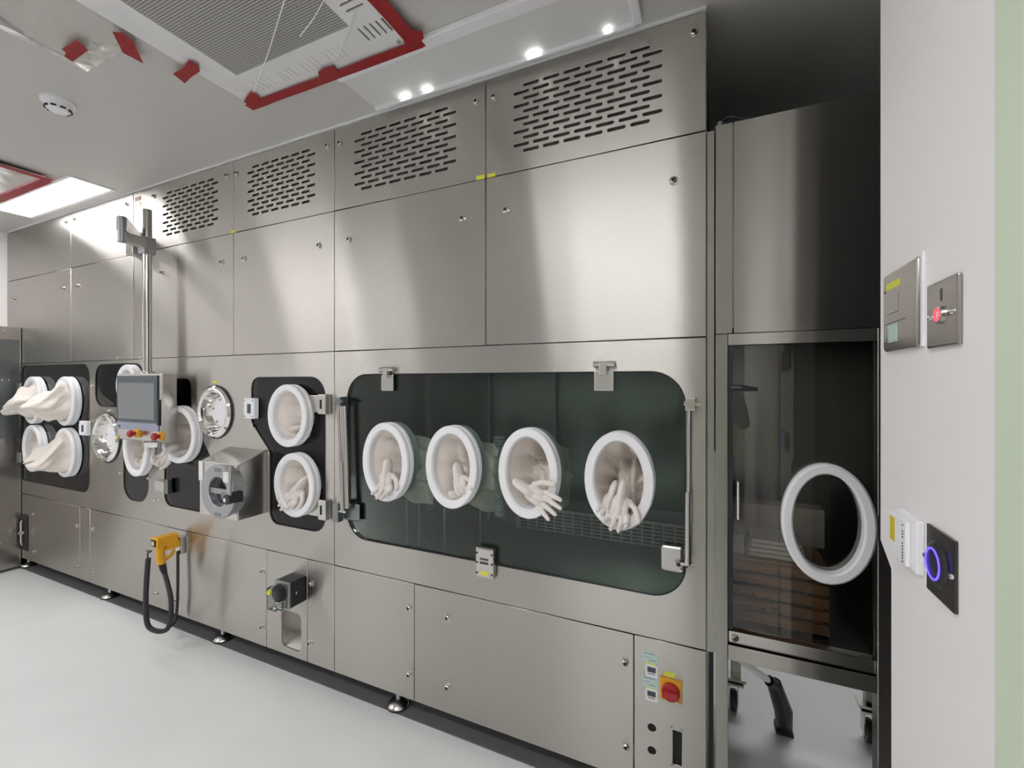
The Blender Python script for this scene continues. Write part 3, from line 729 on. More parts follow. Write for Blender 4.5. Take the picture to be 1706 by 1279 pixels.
def port(px0, px1, py0, py1, label, seed, hand=None, hpos=(0, 0, 0), hrot=(0, 0, 0), hs=1., tip=None, dep=.17, drop=.03, shr=.80, side=0., hand2=None):
    cx, cz, a, b = port_geom(px0, px1, py0, py1)
    t = thing('glove_port', label, 'glove port', (cx, D, cz), 'white oval glove ports', world=False)
    ring = MB().lathe([(.004, -.048), (0, -.043), (0, -.030), (.004, -.027), (.004, -.020), (0, -.017), (0, -.002), (RW, -.002), (RW, -.040), (RW-.006, -.048)], (0, 0, 0), a, b, 64, True, 'y', True).mesh(True)
    obj('ring', ring, WHITEPL, t)
    obj('inner_flange', MB().lathe([(.004, .011), (.004, .045), (.012, .05), (RW-.002, .05), (RW-.002, .011)], (0, 0, 0), a, b, 48, True, 'y', True).mesh(True), WHITEPL, t)
    if tip: me = sleeve_out(a-RW, b-RW, tip, seed)
    else: me = sleeve_in(a-RW, b-RW, dep, drop, shr, seed, side=side)
    me.transform(Matrix.Translation((0, -.022, 0)))
    obj('sleeve', me, FABRIC, t)
    for hh in ((hand, hpos, hrot, hs), hand2):
        if hh and hh[0]:
            g = obj('glove', hh[0], GLOVE, t); g.location = hh[1]; g.rotation_euler = hh[2]; g.scale = (hh[3],)*3
    return t
R = math.radians
port(*PORTS[0], 'first glove port from the left in the long window, limp glove over its rim', 11, HAND_LIMP, (.004, -.034, -.045), (R(-14), 0, R(10)), .85, side=.10, drop=.06)
port(*PORTS[1], 'second glove port from the left in the long window, glove curled inside', 12, HAND_FIST, (.015, .0, -.045), (R(-15), R(-20), R(0)), .85, side=.10, drop=.05)
port(*PORTS[2], 'third port in the long window, open white glove with spread fingers', 13, HAND_OPEN, (.006, -.054, -.058), (R(-6), R(-62), R(5)), .92, side=.05, drop=.04)
port(*PORTS[3], 'rightmost glove port in the long window, fingers drooping at its lower lip', 14, HAND_LIMP, (.010, -.036, -.055), (R(-16), R(6), R(0)), .85, side=.02, drop=.06, hand2=(HAND_FIST, (-.03, -.005, -.062), (R(-15), R(14), 0), .75))
port(*PORTS[4], 'upper glove port in the narrow notched window', 15, HAND_FIST, (-.035, .03, -.075), (R(10), R(75), 0), .75, side=.12, drop=.05, shr=.7)
port(*PORTS[5], 'lower glove port in the narrow notched window', 16, HAND_LIMP, (-.01, .005, -.02), (R(-10), R(35), 0), .95, side=.08)
port(*PORTS[6], 'upper left glove port of the four at the far left window', 17, tip=(.0, -.15, -.05))
port(*PORTS[7], 'upper right glove port of the four at the far left window', 18, tip=(-.05, -.20, -.05))
port(*PORTS[8], 'lower left glove port of the four at the far left window', 19, HAND_FIST, (0, -.0, -.02), (R(-20), 0, 0), 1.)
port(*PORTS[9], 'lower right glove port of the four at the far left window', 20, tip=(-.05, -.18, -.06))
port(*PORTS[10], 'glove port in the small window, mostly hidden by the touch screen', 21)
port(*PORTS[11], 'glove port in the slot window under the touch screen', 22, HAND_FIST, (.02, .02, -.05), (R(-10), R(20), 0), .8)
port(*PORTS[12], 'glove port right of the touch screen with its sleeve pulled out', 23, HAND_FIST, (-.10, -.03, -.11), (R(-20), R(40), 0), .9, side=.05)

# ------------------------------------------------------------------ round polished ports
def round_port(c, r, label):
    t = thing('transfer_port', label, 'transfer port', (c[0], D, c[1]), 'round polished transfer ports', world=False)
    obj('flange', MB().lathe([(r, 0), (r, -.012), (r-.010, -.022), (r-.022, -.024), (r-.030, -.014), (r-.030, 0)], (0, 0, 0), n=56).mesh(True), CHROME, t)
    obj('bowl', MB().lathe([(r-.030, -.014), (r-.036, -.016), (r-.041, 0), (r-.052, .034), (r-.062, .044), (.001, .046), (.001, .050), (r-.058, .050), (r-.048, .038), (r-.032, 0)], (0, 0, 0), n=56).mesh(True), CHROME, t)
    d = obj('cover_disc', MB().lathe([(.001, .030), (r*.57, .030), (r*.60, .034), (r*.60, .0455), (.001, .0455)], (0, 0, 0), n=40, closed=False), WHITEPL, t)
    for k in range(5):
        f = 2*PI*k/5+.4
        obj('screw', SCREW, None, d, (math.cos(f)*r*.46, .030, math.sin(f)*r*.46)).scale = (.6,)*3
    gs = obj('gasket', MB().lathe([(r, 0), (r+.007, 0), (r+.006, -.005), (r, -.006)], (0, 0, 0), n=48).mesh(True), BLACK, t)
round_port(R1[:2], R1[2], 'round polished transfer port left of the touch screen')
round_port(R2[:2], R2[2], 'round polished transfer port above the protruding steel box')

# ------------------------------------------------------------------ protruding transfer box with clamp ring
yf = 1.446
xr_, xl_ = X(444), X(333, yf)
zb_ = Z(401, 868, yf); zf_ = Z(401, 776, yf); zk = Z(436, 749)
t = thing('docking_box', 'protruding steel box with a round clamp ring and lever', 'docking port', ((xl_+xr_)/2, 1.52, zb_))
obj('housing', MB().hexa([(xl_, yf, zb_), (xr_, yf, zb_), (xr_, D-.001, zb_), (xl_, D-.001, zb_), (xl_, yf, zf_), (xr_, yf, zf_), (xr_, D-.001, zk), (xl_, D-.001, zk)]), SATIN, t)
obj('edge_trim', MB().tube([(xr_, yf, zb_), (xr_, yf, zf_), (xr_, D-.003, zk)], .005, 8).tube([(xl_, yf, zf_), (xr_, yf, zf_)], .004, 8), SATIN, t)
pc = Vector((X(363, 1.39), 0, Z(363, 819, 1.39))); rr = .132
obj('collar', MB().lathe([(rr-.01, 0), (rr-.01, -.03), (.07, -.03), (.07, 0)], (pc.x+.01, yf, pc.z), n=48).mesh(True), ALU, t)
ri = obj('clamp_ring', MB().lathe([(rr, -.03), (rr, -.056), (rr-.004, -.06), (.076, -.06), (.072, -.056), (.072, -.03)], (pc.x, yf, pc.z), n=56).mesh(True), ALU, t)
obj('bore', MB().lathe([(.001, -.006), (.071, -.006), (.071, -.03), (.068, -.03), (.068, -.010), (.001, -.010)], (pc.x, yf, pc.z), n=40, closed=False).mesh(True), DARKSTEEL, t)
obj('cross_bar', MB().box(pc.x-.07, pc.x+.068, yf-.05, yf-.034, pc.z-.012, pc.z+.014), ALU, t)
obj('cross_bar', MB().box(pc.x+.02, pc.x+.062, yf-.052, yf-.03, pc.z-.034, pc.z+.0), DARKSTEEL, t)
lx = pc.x+.132
lv = obj('lever', MB().tube([(lx+.005, yf-.085, pc.z+.0), (lx+.014, yf-.085, pc.z+.145)], [.010, .0095], 14), SATIN, t)
obj('lever_pivot', MB().tube([(lx, yf-.10, pc.z-.015), (lx, yf-.05, pc.z-.015)], .024, 16).box(lx-.016, lx+.022, yf-.075, yf-.03, pc.z-.036, pc.z+.016, .004), BLACK, lv)
obj('pivot_bolt', MB().tube([(lx, yf-.108, pc.z-.015), (lx, yf-.10, pc.z-.015)], .010, 12), CHROME, lv)
obj('ring_tab', MB().box(lx-.075, lx-.035, yf-.068, yf-.055, pc.z+.055, pc.z+.105, .002), PAPER, ri)
for dz in (-.108, .112): obj('cover_plate', MB().box(pc.x-.02, pc.x+.03, yf-.062, yf-.0595, pc.z+dz-.012, pc.z+dz+.006), DARKSTEEL, ri)
obj('cover_film', MB().box(xl_-.004, xl_+.03, yf-.004, yf-.001, zf_-.10, zf_+.0), PAPER, t)

# ------------------------------------------------------------------ touch screen on its pole and arm
yf, yk = 1.466, 1.55
x0, x1 = X(195, yf), X(269, yf); z1, z0 = Z(240, 622, yf), Z(268, 738, yf)
xp, yp = (x0+x1)/2+.012, 1.505
zbase = z0
t = thing('touch_screen', 'grey touch screen console hanging on a steel pole in front of the isolator', 'control panel', ((x0+x1)/2, 1.5, z0))
hs_ = obj('housing', MB().box(x0, x1, yf, yk, z0, z1, .006), SATIN, t)
zs = z0+.055
bz = obj('bezel', MB().box(x0+.012, x1-.03, yf-.008, yf, zs+.055, z1-.012, .003), BEZEL, t)
obj('display', MB().box(x0+.034, x1-.055, yf-.0095, yf-.008, zs+.075, z1-.055), SCREEN, bz)
obj('lower_strip', MB().box(x0+.004, x1-.02, yf-.006, yf, zs+.008, zs+.052, .002), BLUEG, t)
obj('side_strip', MB().box(x1-.026, x1-.006, yf-.012, yf, z0+.10, z1-.15, .003), BLACK, t)
obj('badge', MB().box(x0+.028, x0+.052, yf-.0075, yf-.006, zs+.02, zs+.034), INK, t)
for px, py in ((221, 722), (261, 727)):
    x, z = X(px, yf-.03), Z(px, py, yf-.03)
    e = obj('emergency_button', MB().lathe([(.001, 0), (.027, 0), (.027, -.012), (.022, -.018), (.001, -.018)], (x, yf, z), n=24, closed=False).mesh(True), ORANGE, t)
    obj('button_cap', MB().lathe([(.001, -.018), (.011, -.018), (.012, -.032), (.021, -.036), (.021, -.048), (.014, -.054), (.001, -.055)], (x, yf, z), n=24, closed=False).mesh(True), RED, e)
x, z = X(246, yf-.02), z0-.0
obj('pen_tray', MB().lathe([(.062, 0), (.066, 0), (.060, -.028), (.001, -.036), (.001, -.031), (.056, -.024)], (x+.02, yf-.005, z+.005), 1, .62, 28, True, 'z').mesh(True), CHROME, t)
obj('tray_stem', MB().box(x+.005, x+.03, yf-.01, yf+.03, z-.02, z+.012), SATIN, t)
lab = obj('yellow_label', MB().box(x0+.004, x0+.02, yf-.008, yf-.005, z0+.004, z0+.016), ACID, t)
zcap = Z(243, 350, yp)
pl = obj('pole', MB().tube([(xp, yp, z1), (xp, yp, zcap)], .0235, 24).mesh(True), POLISH, t)
obj('pole_collar', MB().lathe([(.0235, 0), (.036, 0), (.036, .012), (.0235, .016)], (xp, yp, z1), n=24, axis='z').mesh(True), CHROME, t)
# arm: pole head -> elbow (towards the room and left) -> wall mount
el = Vector((X(203, 1.36), 1.36, 0)); zA0, zA1 = Z(203, 382, 1.36), Z(203, 362, 1.36)
def beam(p, q, w_, za, zb2):
    p, q = Vector((p[0], p[1], 0)), Vector((q[0], q[1], 0)); n = Vector((-(q-p).y, (q-p).x, 0)).normalized()*w_/2
    return [p-n+Vector((0, 0, za)), p+n+Vector((0, 0, za)), q+n+Vector((0, 0, za)), q-n+Vector((0, 0, za)), p-n+Vector((0, 0, zb2)), p+n+Vector((0, 0, zb2)), q+n+Vector((0, 0, zb2)), q-n+Vector((0, 0, zb2))]
mx_ = X(232, D+.0)
obj('upper_arm', MB().hexa(beam((el.x, el.y), (mx_, D-.0), .05, zA0-.006, zA1+.002)), SATIN, t)
obj('lower_arm', MB().hexa(beam((el.x, el.y), (xp, yp), .05, zA0-.066, zA0-.014)), SATIN, t)
obj('elbow', MB().tube([(el.x, el.y, zA0-.072), (el.x, el.y, zA1+.004)], .02, 20), ALU, t)
obj('wall_mount', MB().box(mx_-.05, mx_+.03, D-.05, D+.011, zA0-.05, zA1+.03, .003), SATIN, t)
obj('mount_clamp', MB().box(xp-.035, xp+.032, yp-.032, yp+.032, zA0-.10, zA0+.0, .004), ALU, t)

# ------------------------------------------------------------------ yellow handset with black cable
yh = 1.50
c = Vector((X(263, 1.47), 1.47, Z(263, 905, 1.47)))
t = thing('pistol_handset', 'yellow pistol shaped handset with a black cable hanging on the steel front', 'scanner', (c.x, 1.5, c.z-.6))
hx, hzz = X(256, 1.45), Z(256, 906, 1.45)
y0h, y1h = 1.45, 1.565
hd = obj('head', MB().box(hx-.032, hx+.032, y0h, y1h, hzz-.024, hzz+.034, .008), YELLOW, t)
obj('lens_frame', MB().box(hx-.024, hx+.024, y0h-.004, y0h+.002, hzz-.016, hzz+.024, .004), RUBBER, hd)
obj('lens', MB().box(hx-.014, hx+.010, y0h-.0055, y0h-.003, hzz-.008, hzz+.014, .002), mat('pale_lens', (.75, .68, .42), .3), hd)
obj('handle', MB().tube([(hx, 1.485, hzz-.01), (hx, 1.482, hzz-.06), (hx+.005, 1.487, hzz-.125)], [.027, .023, .022], 14), YELLOW, t)
obj('rear_block', MB().box(hx-.026, hx+.026, 1.505, 1.575, hzz-.055, hzz-.01, .006), YELLOW, t)
obj('trigger_guard', MB().tube([(hx, 1.49, hzz-.115), (hx, 1.52, hzz-.105), (hx, 1.545, hzz-.09), (hx, 1.555, hzz-.07)], .010, 10), YELLOW, t)
obj('wall_hook', MB().box(hx-.03, hx+.03, 1.575, D, hzz-.10, hzz+.0, .004), SATIN, t)
obj('cable_boot', MB().tube([(hx+.005, 1.487, hzz-.12), (hx+.01, 1.494, hzz-.16), (hx+.015, 1.50, hzz-.19)], [.019, .017, .012], 12), BLACK, t)
def spline(pts, n=8):
    P = [Vector(p) for p in pts]; P = [P[0]]+P+[P[-1]]; out = []
    for i in range(1, len(P)-2):
        for k in range(n):
            s_ = k/n; a_, b_, c_, d_ = P[i-1:i+3]
            out.append(.5*((2*b_)+(-a_+c_)*s_+(2*a_-5*b_+4*c_-d_)*s_*s_+(-a_+3*b_-3*c_+d_)*s_**3))
    return out+[P[-2]]
def PX(px, py, y): return (X(px, y), y, Z(px, py, y))
cab = spline([(hx+.013, 1.498, hzz-.18), PX(280, 975, 1.48), PX(285, 1000, 1.45), PX(284, 1030, 1.44), PX(278, 1048, 1.43), PX(262, 1051, 1.40), PX(247, 1042, 1.38), PX(243, 1015, 1.37), PX(244, 970, 1.37), PX(247, 930, 1.37)])
obj('cable', MB().tube(cab, .0125, 12).mesh(True), RUBBER, t)
obj('cable_lead', MB().tube(spline([PX(247, 932, 1.37), PX(246, 922, 1.375), PX(252, 918, 1.39), (hx-.01, 1.42, hzz-.03)]), .004, 8), BLACK, t)
obj('hanging_lead', MB().tube(spline([(hx+.01, 1.57, hzz-.08), PX(296, 985, 1.565), PX(293, 1030, 1.56), PX(283, 1044, 1.50)]), .008, 8).mesh(True), RUBBER, t)

# ------------------------------------------------------------------ pump head on the lower panel
yf = 1.513
xr_ = X(509); x0 = xr_-.10; z0, z1 = Z(484, 1014, yf), Z(484, 971, yf)
t = thing('pump_head', 'black peristaltic pump head with clear cover low on the steel panel', 'pump', (xr_-.07, 1.53, z0))
obj('body', MB().box(x0, xr_, yf, D-.001, z0, z1, .004), BLACK, t)
obj('front_plate', MB().box(x0-.002, xr_+.002, yf-.012, yf, z0-.002, z1+.002, .003), ALU, t)
cxp = x0+.045; czp = (z0+z1)/2
obj('rotor', MB().lathe([(.001, -.012), (.042, -.012), (.040, -.030), (.022, -.034), (.001, -.034)], (cxp, yf, czp+.01), n=32, closed=False).mesh(True), RUBBER, t)
obj('clear_cover', MB().box(cxp-.052, cxp+.040, yf-.056, yf-.013, z0-.004, z1-.018, .014, 3), CLEARPL, t)
obj('yellow_knob', MB().lathe([(.001, -.056), (.012, -.056), (.011, -.066), (.001, -.067)], (cxp-.016, yf, czp+.028), n=16, closed=False), ACID, t)
obj('side_mark', MB().box(xr_-.0002, xr_+.0008, yf+.03, yf+.037, czp-.006, czp+.006), PAPER, t)

# ------------------------------------------------------------------ main switch
x, z = X(1118), Z(1118, 1147)
t = thing('main_switch', 'red rotary main switch on a yellow plate', 'switch', (x, D, z-.04))
obj('plate', MB().box(x-.036, x+.036, D-.012, D, z-.036, z+.036, .002), ORANGE, t)
kn = obj('knob', MB().lathe([(.001, -.012), (.029, -.012), (.029, -.026), (.026, -.03), (.001, -.03)], (x, D, z), n=32, closed=False).mesh(True), RED, t)
obj('grip', MB().box(x-.026, x+.026, D-.044, D-.028, z-.011, z+.011, .004), RED, kn)
obj('mark_plate', MB().box(x-.018, x+.022, D-.0135, D-.012, z-.035, z-.030).box(x-.005, x+.018, D-.0135, D-.0118, z-.028, z-.026), PAPER, t)
obj('yellow_label', MB().box(x-.022, x+.012, D-.0012, D-.0002, z+.040, z+.055), ACID, t)

# ------------------------------------------------------------------ steel box standing at the far left
xb_ = X(36); zt_ = onx(0, 543, xb_).z
t = thing('side_cabinet', 'dark steel cabinet against the white wall at the far left edge', 'cabinet', ((XL+xb_)/2, 1.3, 0))
obj('body', MB().box(XL+.002, xb_, .9, D-.002, .02, zt_, .003), STEELV, t)
obj('front_sheet', MB().box(xb_, xb_+.004, .95, 1.575, .06, H-.48), PLATEST, t)
obj('front_glass', MB().box(xb_, xb_+.005, .95, 1.585, H-.44, zt_-.10), DARKSTEEL, t)
for y_, z_ in ((1.47, H-.55), (1.5, H-.40), (1.49, H+.02), (1.53, H+.02), (1.5, H+.40), (1.47, H-.95), (1.48, H-1.25)):
    obj('screw', MB().lathe([(.001, 0), (.008, 0), (.007, .006), (.001, .007)], (xb_+.004, y_, z_), n=10, closed=False, axis='x'), CHROME, t)

# ------------------------------------------------------------------ transfer cabinet on the right
ZTc = H+.842; YB = 2.34
XA = X(1192); XE = X(1492)
cabn = thing('transfer_cabinet', 'steel transfer cabinet with smoked glass door and one white ring', 'cabinet', ((XA+XE)/2, 1.95, 0))
xp1 = X(1213); xp2 = X(1462)
zr0, zr1 = Z(1215, 1097), Z(1215, 1074)
zh0, zh1 = Z(1213, 575), Z(1213, 556)
obj('front_post', MB().box(XA, xp1, D, D+.05, 0, zh1, .002), STEELV, cabn)
obj('front_post', MB().box(xp2, XE, D, D+.05, 0, zh1, .002), STEELV, cabn)
obj('top_beam', MB().box(xp1, xp2, D, D+.05, zh0, zh1, .002), STEEL, cabn)
obj('bottom_beam', MB().box(xp1, xp2, D, D+.05, zr0-.004, zr1, .002), STEEL, cabn)
ra = obj('door_rail', MB().box(xp1, xp2, D+.012, D+.04, zr1, Z(1215, 1053), .003), SATIN, cabn)
obj('screw', SCREW, None, ra, (X(1224, D+.012), D+.012, Z(1224, 1062, D+.012)))
xv = X(1221.5)
obj('upper_panel', plate(rect(XA, xv-GAP, zh1+GAP, ZTc), [], D, D+.01, bev=.0012), STEELV, cabn)
obj('upper_panel', plate(rect(xv+GAP, XE, zh1+GAP, ZTc), [], D, D+.01, bev=.0012), STEELV, cabn)
b = MB().box(XA, XE, D+.012, YB, zh1+.02, ZTc-.002); obj('top_box', b, STEELV, cabn)
b = MB().box(XA, XA+.006, D+.05, YB, zr0, zh1).box(XE-.006, XE, D+.05, YB, zr0, zh1).box(XA, XE, YB, YB+.006, zr0, zh1).box(XA, XE, D+.05, YB, zr0-.003, zr0+.012)
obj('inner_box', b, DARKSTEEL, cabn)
dr = obj('glass_door', MB().box(xp1+.002, xp2-.002, D+.014, D+.02, zr1+.052, zh0-.001), DARKGLASS, cabn)
obj('door_edge', MB().box(xp1, xp1+.014, D+.004, D+.022, zr1+.05, zh0), BLACK, dr)
x, z = X(1218, D), Z(1218, 646, D)
obj('door_stop', MB().tube([(x, D-.006, z), (x+.03, D-.010, z), (x+.075, D-.010, z-.004)], [.011, .010, .006], 12), BLACK, dr)
x = X(1230, D)
obj('door_handle', MB().tube([(x, D-.02, Z(1230, 800)), (x, D-.02, Z(1230, 862))], .005, 10).tube([(x, D-.02, Z(1230, 803)), (x, D+.014, Z(1230, 803))], .005, 8).tube([(x, D-.02, Z(1230, 860)), (x, D+.014, Z(1230, 860))], .005, 8), CHROME, dr)
def caster(x, y):
    lg = obj('rear_post', MB().box(x-.02, x+.02, y, y+.04, .15, zr0-.003, .002), STEELV, cabn)
    o = obj('caster', MB().lathe([(.001, -.014), (.040, -.014), (.046, -.008), (.046, .008), (.040, .014), (.001, .014)], (x-.01, y, .046), n=28, closed=False, axis='x').mesh(True), BLACK, cabn)
    obj('caster_fork', MB().box(x-.03, x-.026, y-.02, y+.03, .03, .125).box(x+.006, x+.010, y-.02, y+.03, .03, .125).box(x-.04, x+.03, y-.03, y+.045, .125, .135), SATIN, o)
    obj('caster_plate', MB().box(x-.045, x+.04, y-.02, y+.05, .14, .152), SATIN, o)
cq = onz(1447, 1234, 0); caster(cq.x+.01, cq.y); cq = onz(1222, 1182, 0); caster(cq.x+.01, cq.y)
obj('post_cap', MB().box(XR+.002, XA-.003, D+.0, D+.06, ZL, ZB-.005, .001), STEELV, cabn)
obj('gap_shade_fill', MB().box(XR+.006, XA-.006, D+.04, D+.10, 0, ZL), RUBBER, cabn)  # dark block filling the open gap, its shade put into the colour
# ring on the door
yf = D-.02; x0, x1 = X(1302.5, yf), X(1463, yf); z1, z0 = Z(1383, 774, yf), Z(1383, 975, yf)
a, b_ = (x1-x0)/2, (z1-z0)/2
t = thing('glove_port', 'large bare white ring without glove on the smoked glass cabinet door', 'glove port', ((x0+x1)/2, D, (z0+z1)/2), 'white oval glove ports', world=False)
obj('ring', MB().lathe([(.006, -.02), (0, -.014), (0, .013), (.030, .013), (.030, -.014), (.025, -.02)], (0, 0, 0), a, b_, 80, True, 'y', True).mesh(True), WHITEPL, t)
obj('inner_flange', MB().lathe([(.004, .021), (.004, .045), (.030, .045), (.030, .021)], (0, 0, 0), a, b_, 64, True, 'y', True).mesh(True), WHITEPL, t)
# black cable on top of the cabinet
y = 1.625
p = [PX(1203, 206, y), PX(1206, 200, y), PX(1215, 195, y), PX(1230, 196, y), PX(1246, 201, y)]
t = thing('cable_stub', 'short black cable with a grey gland on top of the transfer cabinet', 'cable', (p[0][0], y, ZTc))
obj('cable', MB().tube(spline(p), .006, 10).mesh(True), BLACK, t)
obj('gland', MB().tube([(p[0][0]-.012, y, ZTc), (p[0][0]-.004, y, p[0][2]+.004)], .010, 12), CASE, t)

# wooden crate and white packs inside the cabinet
yc = 1.84
x0, x1 = X(1200, yc), X(1382, yc); x0 = max(x0, XA+.02)
zc0 = zr0+.013
zt_c = Z(1382, 952, yc)
t = thing('wooden_crate', 'brown slatted wooden crate inside the transfer cabinet', 'crate', ((x0+x1)/2, yc+.15, zc0))
n = 5; hh = (zt_c-zc0)/n
for k in range(n):
    obj('slat', MB().box(x0, x1, yc, yc+.016, zc0+k*hh+.006, zc0+(k+1)*hh-.006, .003), WOOD, t)
    obj('slat', MB().box(x1-.014, x1, yc+.017, yc+.30, zc0+k*hh+.006, zc0+(k+1)*hh-.006, .003), WOOD, t)
for xx in (x0+.01, x1-.045): obj('corner_post', MB().box(xx, xx+.03, yc+.017, yc+.045, zc0, zt_c-.004), WOOD, t)
obj('lid_board', MB().box(x0, x1, yc, yc+.30, zt_c-.003, zt_c+.006), WOOD, t)
for j in range(7):
    x = random.uniform(x0+.02, x1-.05); z = zc0+hh*random.randint(1, 4)
    obj('nail', MB().lathe([(.001, 0), (.004, 0), (.004, -.003), (.001, -.003)], (x, yc+.001, z+random.uniform(.01, .03)), n=8, closed=False), SATIN, t)
zz0 = zt_c+.007
for k in range(4):
    xx = X(1246, yc+.02)
    single('folded_pack', MB().box(xx+.004*k, xx+.19-.006*k, yc+.02, yc+.2, zz0+k*.017, zz0+k*.017+.014, .006), PAPER,
        ('lowest', 'second', 'third', 'topmost')[k]+' white folded pack in the small stack on the wooden crate', 'pack', 'white packs on the wooden crate')
single('paper_box', MB().box(X(1204, yc+.03), X(1240, yc+.03), yc+.03, yc+.2, zz0, zz0+.075, .006), mat('grey_carton', (.55, .55, .52), .6), 'small pale carton left of the white packs on the wooden crate', 'box')
single('carton', MB().box(X(1215, yc+.24), X(1372, yc+.24), yc+.215, yc+.3, zz0, zz0+.15, .004), mat('pale_carton', (.48, .48, .45), .6), 'wide pale carton standing behind the white packs', 'box')
# floor tool behind the cabinet
hb = onz(1305, 1218, 0); top = Vector((X(1290, 2.12), 2.12, Z(1290, 1140, 2.12)))
t = thing('floor_tool', 'black floor nozzle with chrome tube leaning under the transfer cabinet', 'floor nozzle', (hb.x, hb.y, 0))
obj('nozzle', MB().tube([(hb.x+.004, hb.y, .012), (hb.x-.002, hb.y-.02, .10), top+Vector((.0, .01, 0))], [.03, .035, .028], 14, True, 1.0), BLACK, t)
obj('lip', MB().box(hb.x-.03, hb.x+.035, hb.y-.03, hb.y+.05, 0, .014, .003), RUBBER, t)
tp = Vector((X(1232, 1.98), 1.98, Z(1232, 1098, 1.98)))
obj('tube', MB().tube([top, tp+(tp-top)*.03], .014, 14), CHROME, t)
obj('tube_joint', MB().tube([top+(tp-top)*-.06, top+(tp-top)*.16], .021, 14), BLACK, t)

# ------------------------------------------------------------------ devices on the right wall
def wp(px, py): q = onx(px, py, XW); return q.y, q.z
def wall_plate(l, r, t_, b_, th, bev, m, name, th_name, label, cat):
    pass
# access box (top left)
def wy(px, th): return onx(px, 637, XW-th).y
th = .008; ya, yb_ = wy(1471.5, th), wy(1528, th); za1, za0 = H+.197, H+.056
t = thing('access_panel', 'grey steel access panel with a yellow label, nearest the wall end', 'wall panel', (XW, (ya+yb_)/2, za0), 'wall control plates')
obj('case', plate(rounded([(yb_, za0), (ya, za0), (ya, za1), (yb_, za1)], [.004, .012, .004, .004], 4), [], XW-th, XW-.001, 'yz', .002), PLATEST, t)
d = ya-yb_; xf = XW-th
obj('yellow_label', MB().box(xf-.0006, xf+.0005, yb_+.46*d, yb_+.88*d, za1-.030, za1-.018), ACID, t)
obj('square_key', MB().box(xf-.001, xf+.001, yb_+.50*d, yb_+.86*d, za1-.074, za1-.042, .0006), PLATEST, t)
obj('lower_seam', MB().box(xf-.0004, xf+.0004, yb_+.3*d, ya-.003, za0+.050, za0+.0512), INK, t)
obj('mint_label', MB().box(xf-.0006, xf+.0005, yb_+.53*d, yb_+.82*d, za0+.016, za0+.047), MINT, t)
obj('keyhole', MB().box(xf-.0005, xf+.0005, ya-.014, ya-.004, za1-.034, za1-.028), INK, t)
obj('back_plate', MB().box(XW-.004, XW, yb_-.007, yb_+.01, za0, za1+.006, .001), WHITEPL, t)
# exit button
ya, yb_ = wy(1543, .006), wy(1595, .006)
za1, za0 = H+.145, H+.050
t = thing('exit_button', 'steel wall plate with a glowing red ring push button', 'push button', (XW, (ya+yb_)/2, za0), 'wall control plates')
obj('plate', MB().box(XW-.006, XW, yb_, ya, za0, za1, .003, 2), PLATEST, t)
ym = (ya+yb_)/2; zm = (za0+za1)/2-.002; xf = XW-.006
bt = obj('button', MB().lathe([(.001, 0), (.0125, 0), (.0125, -.003), (.011, -.004), (.001, -.004)], (xf, ym, zm), n=28, closed=False, axis='x').mesh(True), CHROME, t)
obj('red_ring', MB().lathe([(.0068, -.0039), (.0095, -.0039), (.0095, -.005), (.0068, -.005)], (xf, ym, zm), n=28, axis='x'), REDGLOW, bt)
for s_ in (-1, 1):
    obj('screw', MB().lathe([(.001, 0), (.005, 0), (.004, -.003), (.001, -.004)], (xf, ym+s_*.032, zm), n=12, closed=False, axis='x'), CHROME, t)
obj('slot_mark', MB().box(xf-.0004, xf+.0004, ym-.004, ym+.001, za1-.03, za1-.013), INK, t)
# white box with yellow sticker
ya, yb_ = wy(1481, .018), wy(1526, .011); zw1 = H-.216; zw0 = H-.300
t = thing('white_wall_box', 'small white wall box with a yellow sticker and a strip of printing', 'wall box', (XW, (ya+yb_)/2, zw0))
obj('case', MB().box(XW-.011, XW, yb_, ya-.008, zw0, zw1, .003, 2), WHITEPL, t)
obj('front_lid', MB().box(XW-.018, XW-.011, yb_+.018, ya, zw0+.005, zw1-.007, .002), WHITEPL, t)
xf = XW-.018
obj('yellow_sticker', MB().box(xf-.0006, xf+.0002, ya-.028, ya-.006, zw0+.030, zw1-.014), mat('ochre_sticker', (.70, .55, .05), .5), t)
ink = MB(); rnd = random.Random(4)
for k in range(13):
    zz_ = zw1-.014-k*.0049
    if k in (1, 5): continue
    yy = yb_+.034
    ink.box(xf-.0006, xf+.0002, yy-.006, yy-.001-rnd.uniform(0, .002), zz_-.0013, zz_-.0002)
    ink.box(xf-.0006, xf+.0002, yy-.003-rnd.uniform(0, .002), yy-.002, zz_-.0030, zz_-.0002)
obj('printed_strip', ink, INK, t)
# touchless sensor with blue ring
ya, yb_ = wy(1543, .005), wy(1589, .005); zs1, zs0 = H-.212, H-.310
t = thing('touchless_switch', 'steel wall plate with a glowing blue ring sensor', 'switch', (XW, (ya+yb_)/2, zs0), 'wall control plates')
obj('plate', MB().box(XW-.005, XW, yb_, ya, zs0, zs1, .0015), DARKPL, t)
ym = (ya+yb_)/2+.006; zm = (zs0+zs1)/2; xf = XW-.005
sb = obj('sensor_body', MB().lathe([(.001, 0), (.033, 0), (.030, -.003), (.024, -.005), (.001, -.005)], (xf, ym, zm), n=40, closed=False, axis='x').mesh(True), BLACK, t)
obj('blue_ring', MB().lathe([(.0205, -.0048), (.0230, -.0045), (.0230, -.0062), (.0205, -.0064)], (xf, ym, zm), n=40, axis='x'), BLUEGLOW, sb)
for s_ in (-1, 1):
    obj('screw', MB().lathe([(.001, 0), (.004, 0), (.004, -.003), (.001, -.004)], (xf, ym-.004+s_*.041, zm), n=12, closed=False, axis='x'), CHROME, t)

